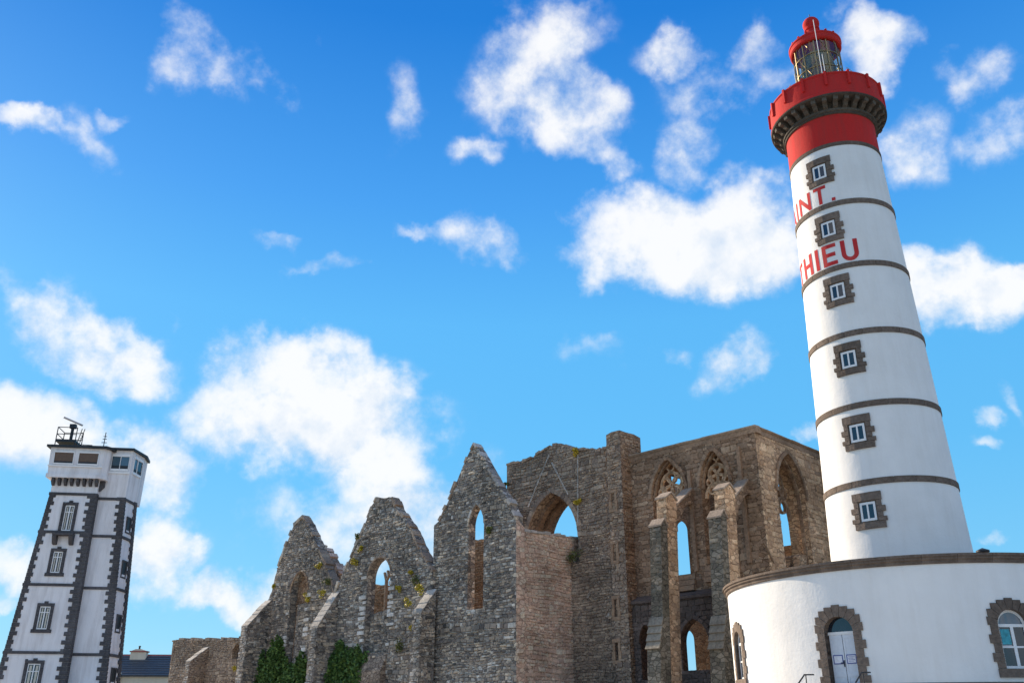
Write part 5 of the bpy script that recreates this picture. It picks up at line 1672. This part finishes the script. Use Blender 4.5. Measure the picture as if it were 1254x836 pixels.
        for (a, b_, c, d) in pieces:
            p = MB(); p.cbox(s + a + .004, s + b_ - .004, 0, 0.10, c + .004, d - .004, .02, fF); p.make('surround_stone', 'granite_dark', w_)
        if balcony:
            p = MB(); p.box(s - hw - .36, s + hw + .36, 0, .5, zbot - .36, zbot - .24, fF); p.make('balcony_slab', 'granite_dark', w_)
            for sg in (-1, 1):
                p = MB(); p.prism([(0, zbot - .95), (.2, zbot - .9), (.45, zbot - .5), (.45, zbot - .365), (0, zbot - .365)], s + sg * .52 - .13, s + sg * .52 + .13, lambda x, d, z: F.pt(d, z, x)); p.make('balcony_bracket', 'granite_dark', w_)
    # vent hole
    s, z = F.px(32.5, 808); v = MB(); v.box(s - .08, s + .08, 0, .02, z - .08, z + .08, fF); v.make('vent', 'dark_metal', T)
    # slits on the chamfered face
    for (x, y, h) in ((157, 637, 18), (149.8, 692, 19), (141.5, 760, 19), (134, 826, 17)):
        zc = F.px(100, y)[1]
        c0, c1 = np.array(Mp.pt(eC(zc), zc)), D_at(zc)
        t = 0.52
        ctr = c0 + (c1 - c0) * t
        tdir = (c1 - c0)[:2] / np.linalg.norm((c1 - c0)[:2]); nd = np.array([tdir[1], -tdir[0]])
        mp = lambda a, d, z, ctr=ctr, tdir=tdir, nd=nd: (ctr[0] + tdir[0] * a + nd[0] * d, ctr[1] + tdir[1] * a + nd[1] * d, z)
        hh = h / 18 / 2 * .92
        g = MB(); g.box(-.24, .24, -.05, .02, zc - hh, zc + hh, mp); w_ = g.make('slit_window', 'dark_metal', T)
        for (a, b_, c, d) in ((-.38, .38, hh, hh + .1), (-.38, .38, -hh - .1, -hh), (-.36, -.26, -hh, hh), (.26, .36, -hh, hh)):
            p = MB(); p.box(a, b_, 0, .06, zc + c, zc + d, mp); p.make('surround_stone', 'granite_dark', w_)
    # ---- lookout room on the front
    zf0, zf1 = F.px(60, 583)[1], F.px(62, 549)[1]
    zcb = F.px(64, 594)[1]
    sA, sB = eA(zTop), eB(zTop)
    dA, dB = sA - 0.32, sB + 0.42
    # corbel frieze
    k = 8
    for i in range(k):
        s = sA + 0.08 + (sB - sA - .16) * i / (k - 1)
        c = MB(); c.prism([(0, zcb - .02), (.16, zcb + .0), (.36, zcb + .2), (.36, zf0 - .12), (0, zf0 - .12)], s - .085, s + .085, lambda x, d, z: F.pt(d, z, x)); c.make('corbel', 'granite_dark', T)
    for dd in (-.3, -.75):
        c = MB(); c.prism([(0, zcb - .28), (.12, zcb - .2), (.34, zcb + .05), (.34, zf0 - .12), (0, zf0 - .12)], dd - .1, dd + .1, lambda x, d, z: F.pt(sB + x, z, d)); c.make('corbel', 'granite_dark', T)
    c = MB(); c.box(sA - .01, sB + .01, -.5, .02, bands[0], zf0 - .1, fF); c.make('frieze', 'white_old', T)
    sl = MB(); sl.prism([(dA - .06, .46), (dB - .25, .46), (dB + .06, .1), (dB + .06, -1.3), (dA - .06, -4.5)], zf0 - .14, zf0 + .12, lambda s, z, d: F.pt(s, z, d)); sl.make('lookout_floor', 'white_old', T)
    # room walls with slight outward lean
    def room(name, pts, z0, z1, lean):
        b = MB(); m_ = len(pts)
        c = np.mean(pts, axis=0)
        lo = [(p[0], p[1], z0) for p in pts]
        hi = [(p[0] + (p[0] - c[0]) * lean, p[1] + (p[1] - c[1]) * lean, z1) for p in pts]
        b.add(lo + hi, [(i, (i + 1) % m_, (i + 1) % m_ + m_, i + m_) for i in range(m_)] + [tuple(range(m_, 2 * m_))])
        return b.make(name, 'white_old', T), lo, hi
    pts = [np.array(F.pt(s, 0, d)) for s, d in ((dA, .38), (dB - .28, .38), (dB, .02), (dB, -1.3), (dB, -4.4), (dA, -4.4))]
    ro, lo, hi = room('lookout_room', pts, zf0 + .12, zf1, 0.035)
    def slab(name, ring, z0, z1, grow, mat_):
        c = np.mean(ring, axis=0); b = MB(); m_ = len(ring)
        q = [np.array(p[:2]) + (np.array(p[:2]) - c[:2]) / np.linalg.norm(np.array(p[:2]) - c[:2]) * grow for p in ring]
        b.add([(p[0], p[1], z0) for p in q] + [(p[0], p[1], z1) for p in q], [(i, (i + 1) % m_, (i + 1) % m_ + m_, i + m_) for i in range(m_)] + [tuple(range(m_)), tuple(range(2 * m_ - 1, m_ - 1, -1))])
        return b.make(name, mat_, T)
    slab('roof', hi, zf1 - .02, zf1 + .13, .3, 'dark_metal')
    def face_map(lo, hi, i, j):
        L0, L1, H0, H1 = (np.array(x) for x in (lo[i], lo[j], hi[i], hi[j]))
        t = (L1 - L0)[:2]; t = t / np.linalg.norm(t); nd = np.array([t[1], -t[0], 0])
        if nd[:2] @ (np.mean(lo, axis=0)[:2] - L0[:2]) > 0: nd = -nd
        def mp(a, d, b_):   # a,b in 0..1
            p = L0 * (1 - a) * (1 - b_) + L1 * a * (1 - b_) + H0 * (1 - a) * b_ + H1 * a * b_
            return tuple(p + nd * d)
        return mp
    def glaze(mp, spans, b0, b1, mats, sill=True):
        for (a0, a1), mt in zip(spans, mats):
            g = MB(); g.box(a0, a1, -.02, .015, b0, b1, mp); w_ = g.make('lookout_window', mt, ro)
            f = MB(); e = .012
            for (p, q, r_, s_) in ((a0 - e, a1 + e, b1, b1 + .05), (a0 - e, a1 + e, b0 - .05, b0), (a0 - e, a0, b0, b1), (a1, a1 + e, b0, b1)):
                f.box(p, q, 0, .07, r_, s_, mp)
            f.make('frame', 'frame', w_)
            bl = MB(); bl.box(a0, a1, .015, .03, b0, b0 + .07, mp); bl.make('blind_slat', 'dark_metal', w_)
    mp = face_map(lo, hi, 0, 1)
    glaze(mp, [(.09, .44), (.54, .90)], .40, .80, ['brownglass', 'brownglass'])
    b = MB(); b.box(-.01, 1.01, 0, .09, .27, .32, mp); b.make('sill_band', 'frame', T)
    mp = face_map(lo, hi, 1, 2)
    # ---- lower lookout to the right
    zr0 = bands[0] + BD[0] + .1; zr1 = Mp.px(145, 551.5)[1]
    cz = np.array(Mp.pt(eC(zTop), 0)); dz_ = D_at(zTop); dz_[2] = 0
    p0 = np.array(Mp.pt(sB - .1, 0, .04))
    pts = [p0, cz + Mp.n * .04 + Mp.a * .03, dz_ + azv(98) * .05, dz_ + azv(FA - 90) * 1.2, np.array(Mp.pt(sB - .1, 0, -3.0))]
    r2, lo2, hi2 = room('side_lookout_room', pts, zr0, zr1, 0.05)
    slab('roof', hi2, zr1 - .02, zr1 + .13, .22, 'dark_metal')
    mp = face_map(lo2, hi2, 0, 1)
    glaze(mp, [(.34, .62), (.64, .92)], .60, .86, ['glass', 'glass_blue'])
    b = MB(); b.box(.2, 1.0, 0, .08, .50, .54, mp); b.make('sill_band', 'frame', T)
    mp = face_map(lo2, hi2, 1, 2)
    glaze(mp, [(.2, .48), (.52, .92)], .58, .86, ['glass_blue', 'glass'])
    # ---- roof gear
    def onroof(x, y, d=-1.2):
        pl = F.off(d); s, z = pl.px(x, y); return np.array(pl.pt(s, z))
    gear = thing('radar_platform', 'dark railed platform with slanted radar antenna on the tower roof', 'radar', tuple(onroof(85, 544)))
    zr = zf1 + .14
    corners = [onroof(68, 540), onroof(92, 540)]
    w3 = [corners[0], corners[1], corners[1] + azv(FA - 90) * 1.4, corners[0] + azv(FA - 90) * 1.4]
    b = MB(); q = [(p[0], p[1]) for p in w3]
    zp = corners[0][2]
    b.add([(x, y, zp) for x, y in q] + [(x, y, zp + .18) for x, y in q], [(0, 1, 2, 3), (4, 5, 6, 7), (0, 1, 5, 4), (1, 2, 6, 5), (2, 3, 7, 6), (3, 0, 4, 7)]); b.make('deck', 'dark_metal', gear)
    for (x, y) in q:
        b = MB(); b.tube([(x, y, zr - .1), (x, y, zp + 1.05)], .035, 5); b.make('post', 'dark_metal', gear)
    for hgt in (.55, 1.05):
        for i in range(4):
            a, c = q[i], q[(i + 1) % 4]
            if i == 1: continue
            b = MB(); b.tube([(a[0], a[1], zp + hgt), (c[0], c[1], zp + hgt)], .03, 5); b.make('rail', 'dark_metal', gear)
    base = (np.array(w3[0]) * .35 + np.array(w3[1]) * .65) + azv(FA - 90) * .4
    b = MB(); b.tube([(base[0], base[1], zp + .1), (base[0], base[1], zp + 1.25)], .11, 8); b.box(base[0] - .2, base[0] + .2, base[1] - .15, base[1] + .15, zp + 1.1, zp + 1.4); b.make('radar_mast', 'dark_metal', gear)
    c = np.array([base[0], base[1], zp + 1.55]); tdir = azv(60)
    b = MB(); b.tube([tuple(c - azv(62) * .72 + np.array([0, 0, .28])), tuple(c + azv(62) * .6 + np.array([0, 0, -.14]))], .07, 6); b.make('radar_antenna', 'steel', gear)
    lad = onroof(95, 543); b = MB()
    for o_ in (-.09, .09):
        b.tube([tuple(lad + F.a * o_ + np.array([0, 0, -.2])), tuple(lad + F.a * (o_ + .22) + np.array([0, 0, 1.1]))], .03, 5)
    for i in range(5):
        b.tube([tuple(lad + F.a * (-.09 + .045 * i) + np.array([0, 0, .2 * i])), tuple(lad + F.a * (.09 + .045 * i) + np.array([0, 0, .2 * i]))], .02, 4)
    b.make('ladder', 'dark_metal', gear)
    m1 = onroof(127, 545)
    an = thing('roof_antenna', 'thin whip antenna with short arms on the tower roof edge', 'antenna', tuple(m1))
    b = MB(); b.tube([tuple(m1 + np.array([0, 0, -.4])), tuple(m1 + np.array([0, 0, .95]))], .03, 5)
    for hh, w_ in ((.2, .18), (.45, .14), (.65, .12)):
        b.tube([tuple(m1 + F.a * -w_ + np.array([0, 0, hh])), tuple(m1 + F.a * w_ + np.array([0, 0, hh]))], .025, 4)
    b.make('mast', 'dark_metal', an)
    rl = thing('roof_railing', 'low thin railing along the roof of the lookout room', 'railing', tuple(onroof(105, 545)))
    b = MB()
    a, c = onroof(97, 544, -.6), onroof(113, 545, -.6)
    b.tube([tuple(a), tuple(c)], .025, 4)
    for t in (0, .33, .66, 1): p = a + (c - a) * t; b.tube([tuple(p), (p[0], p[1], p[2] - .3)], .02, 4)
    b.make('rail', 'dark_metal', rl)
    rl = thing('roof_railing', 'low thin railing with cables on the roof of the side lookout', 'railing', tuple(onroof(145, 551)))
    b = MB()
    a, c = onroof(139, 550, -.6), onroof(151, 551, -.6)
    b.tube([tuple(a), tuple(c)], .025, 4)
    for t in (0, .5, 1): p = a + (c - a) * t; b.tube([tuple(p), (p[0], p[1], p[2] - .3)], .02, 4)
    b.make('rail', 'dark_metal', rl)
BD = [-.15, -.12, -.10, -.06]
build_signal_tower()

# ------------------------------------------------------------------ house behind
def build_house():
    pl = Plane(at_y(180, 820, 104.0), 86.0)
    T = thing('slate_house', 'small cream house with dark slate roof between signal tower and low wall', 'house', pl.pt(0, 2.3))
    mp = lambda s, d, z: pl.pt(s, z, d)
    s0, s1 = pl.px(120, 820)[0], pl.px(240, 820)[0]
    ze, zr = pl.px(180, 828)[1], pl.px(180, 803)[1] + .35
    b = MB(); b.box(s0, s1, -7, 0, ZB, ze, mp); b.make('wall', 'cream', T)
    # projecting end wall at the left with a raked top
    sg = pl.px(150, 820)[0]
    b = MB(); b.prism([(sg - 2.2, ZB), (sg, ZB), (sg, pl.px(152, 824)[1]), (sg - 1.2, pl.px(144, 815)[1] + .3), (sg - 2.2, ze)], -.4, .5, mp); b.make('end_gable', 'cream', T)
    rows = 9
    ru = MB(); ru.prism([(.25, ze), (.25, ze + .1), (-3.5, zr), (-7.25, ze + .1), (-7.25, ze)], s0 - .2, s1 + .2, lambda x, d, z: pl.pt(d, z, x))
    roof = ru.make('roof', 'slate', T)
    for i in range(rows):
        t0, t1 = i / rows, (i + 1) / rows
        c = MB()
        u0, z0, u1, z1 = .30 - 3.8 * t0, ze + .1 + (zr - ze - .1) * t0, .30 - 3.8 * t1, ze + .1 + (zr - ze - .1) * t1
        c.prism([(u0, z0 + .07), (u0, z0 + .035), (u1 - .1, z1 + .01), (u1 - .1, z1 + .045)], s0 - .2, s1 + .2, lambda x, d, z: pl.pt(d, z, x))
        c.make('slate_course', 'slate', roof)
    k = 22; L_ = s1 - s0 + .4
    for i in range(k):
        r_ = MB(); r_.prism([(-3.7, zr - .08), (-3.5, zr + .09), (-3.3, zr - .08)], s0 - .2 + L_ * i / k + .01, s0 - .2 + L_ * (i + 1) / k - .01, lambda x, d, z: pl.pt(d, z, x)); r_.make('ridge_tile', 'ridge', roof)
    rp = pl.off(-3.0)
    a, c = rp.px(160.5, 803)[0], rp.px(179.5, 803)[0]
    zt = rp.px(170, 798)[1]
    m2 = lambda s, d, z: rp.pt(s, z, d)
    ch = MB(); ch.box(a, c, -.5, .35, ze + .5, zt, m2); co = ch.make('chimney', 'cream', T)
    ch = MB(); ch.box(a - .1, c + .1, -.6, .45, zt, zt + .12, m2); ch.make('chimney_cap', 'ridge', co)
    ch = MB(); ch.prism([(a, zt + .12), (c, zt + .12), ((a * .55 + c * .45) + .3, zt + .32), ((a * .55 + c * .45) - .3, zt + .32)], -.4, .25, m2); ch.make('chimney_flaunching', 'cream', co)
    s_ = a * .55 + c * .45
    ch = MB().lathe([(.1, 0), (.1, .3), (.13, .32), (.13, .38), (.02, .40)], 12); ch.make('chimney_pot', 'dark_metal', co, Matrix.Translation(rp.pt(s_, zt + .3, -.1)), True)
build_house()
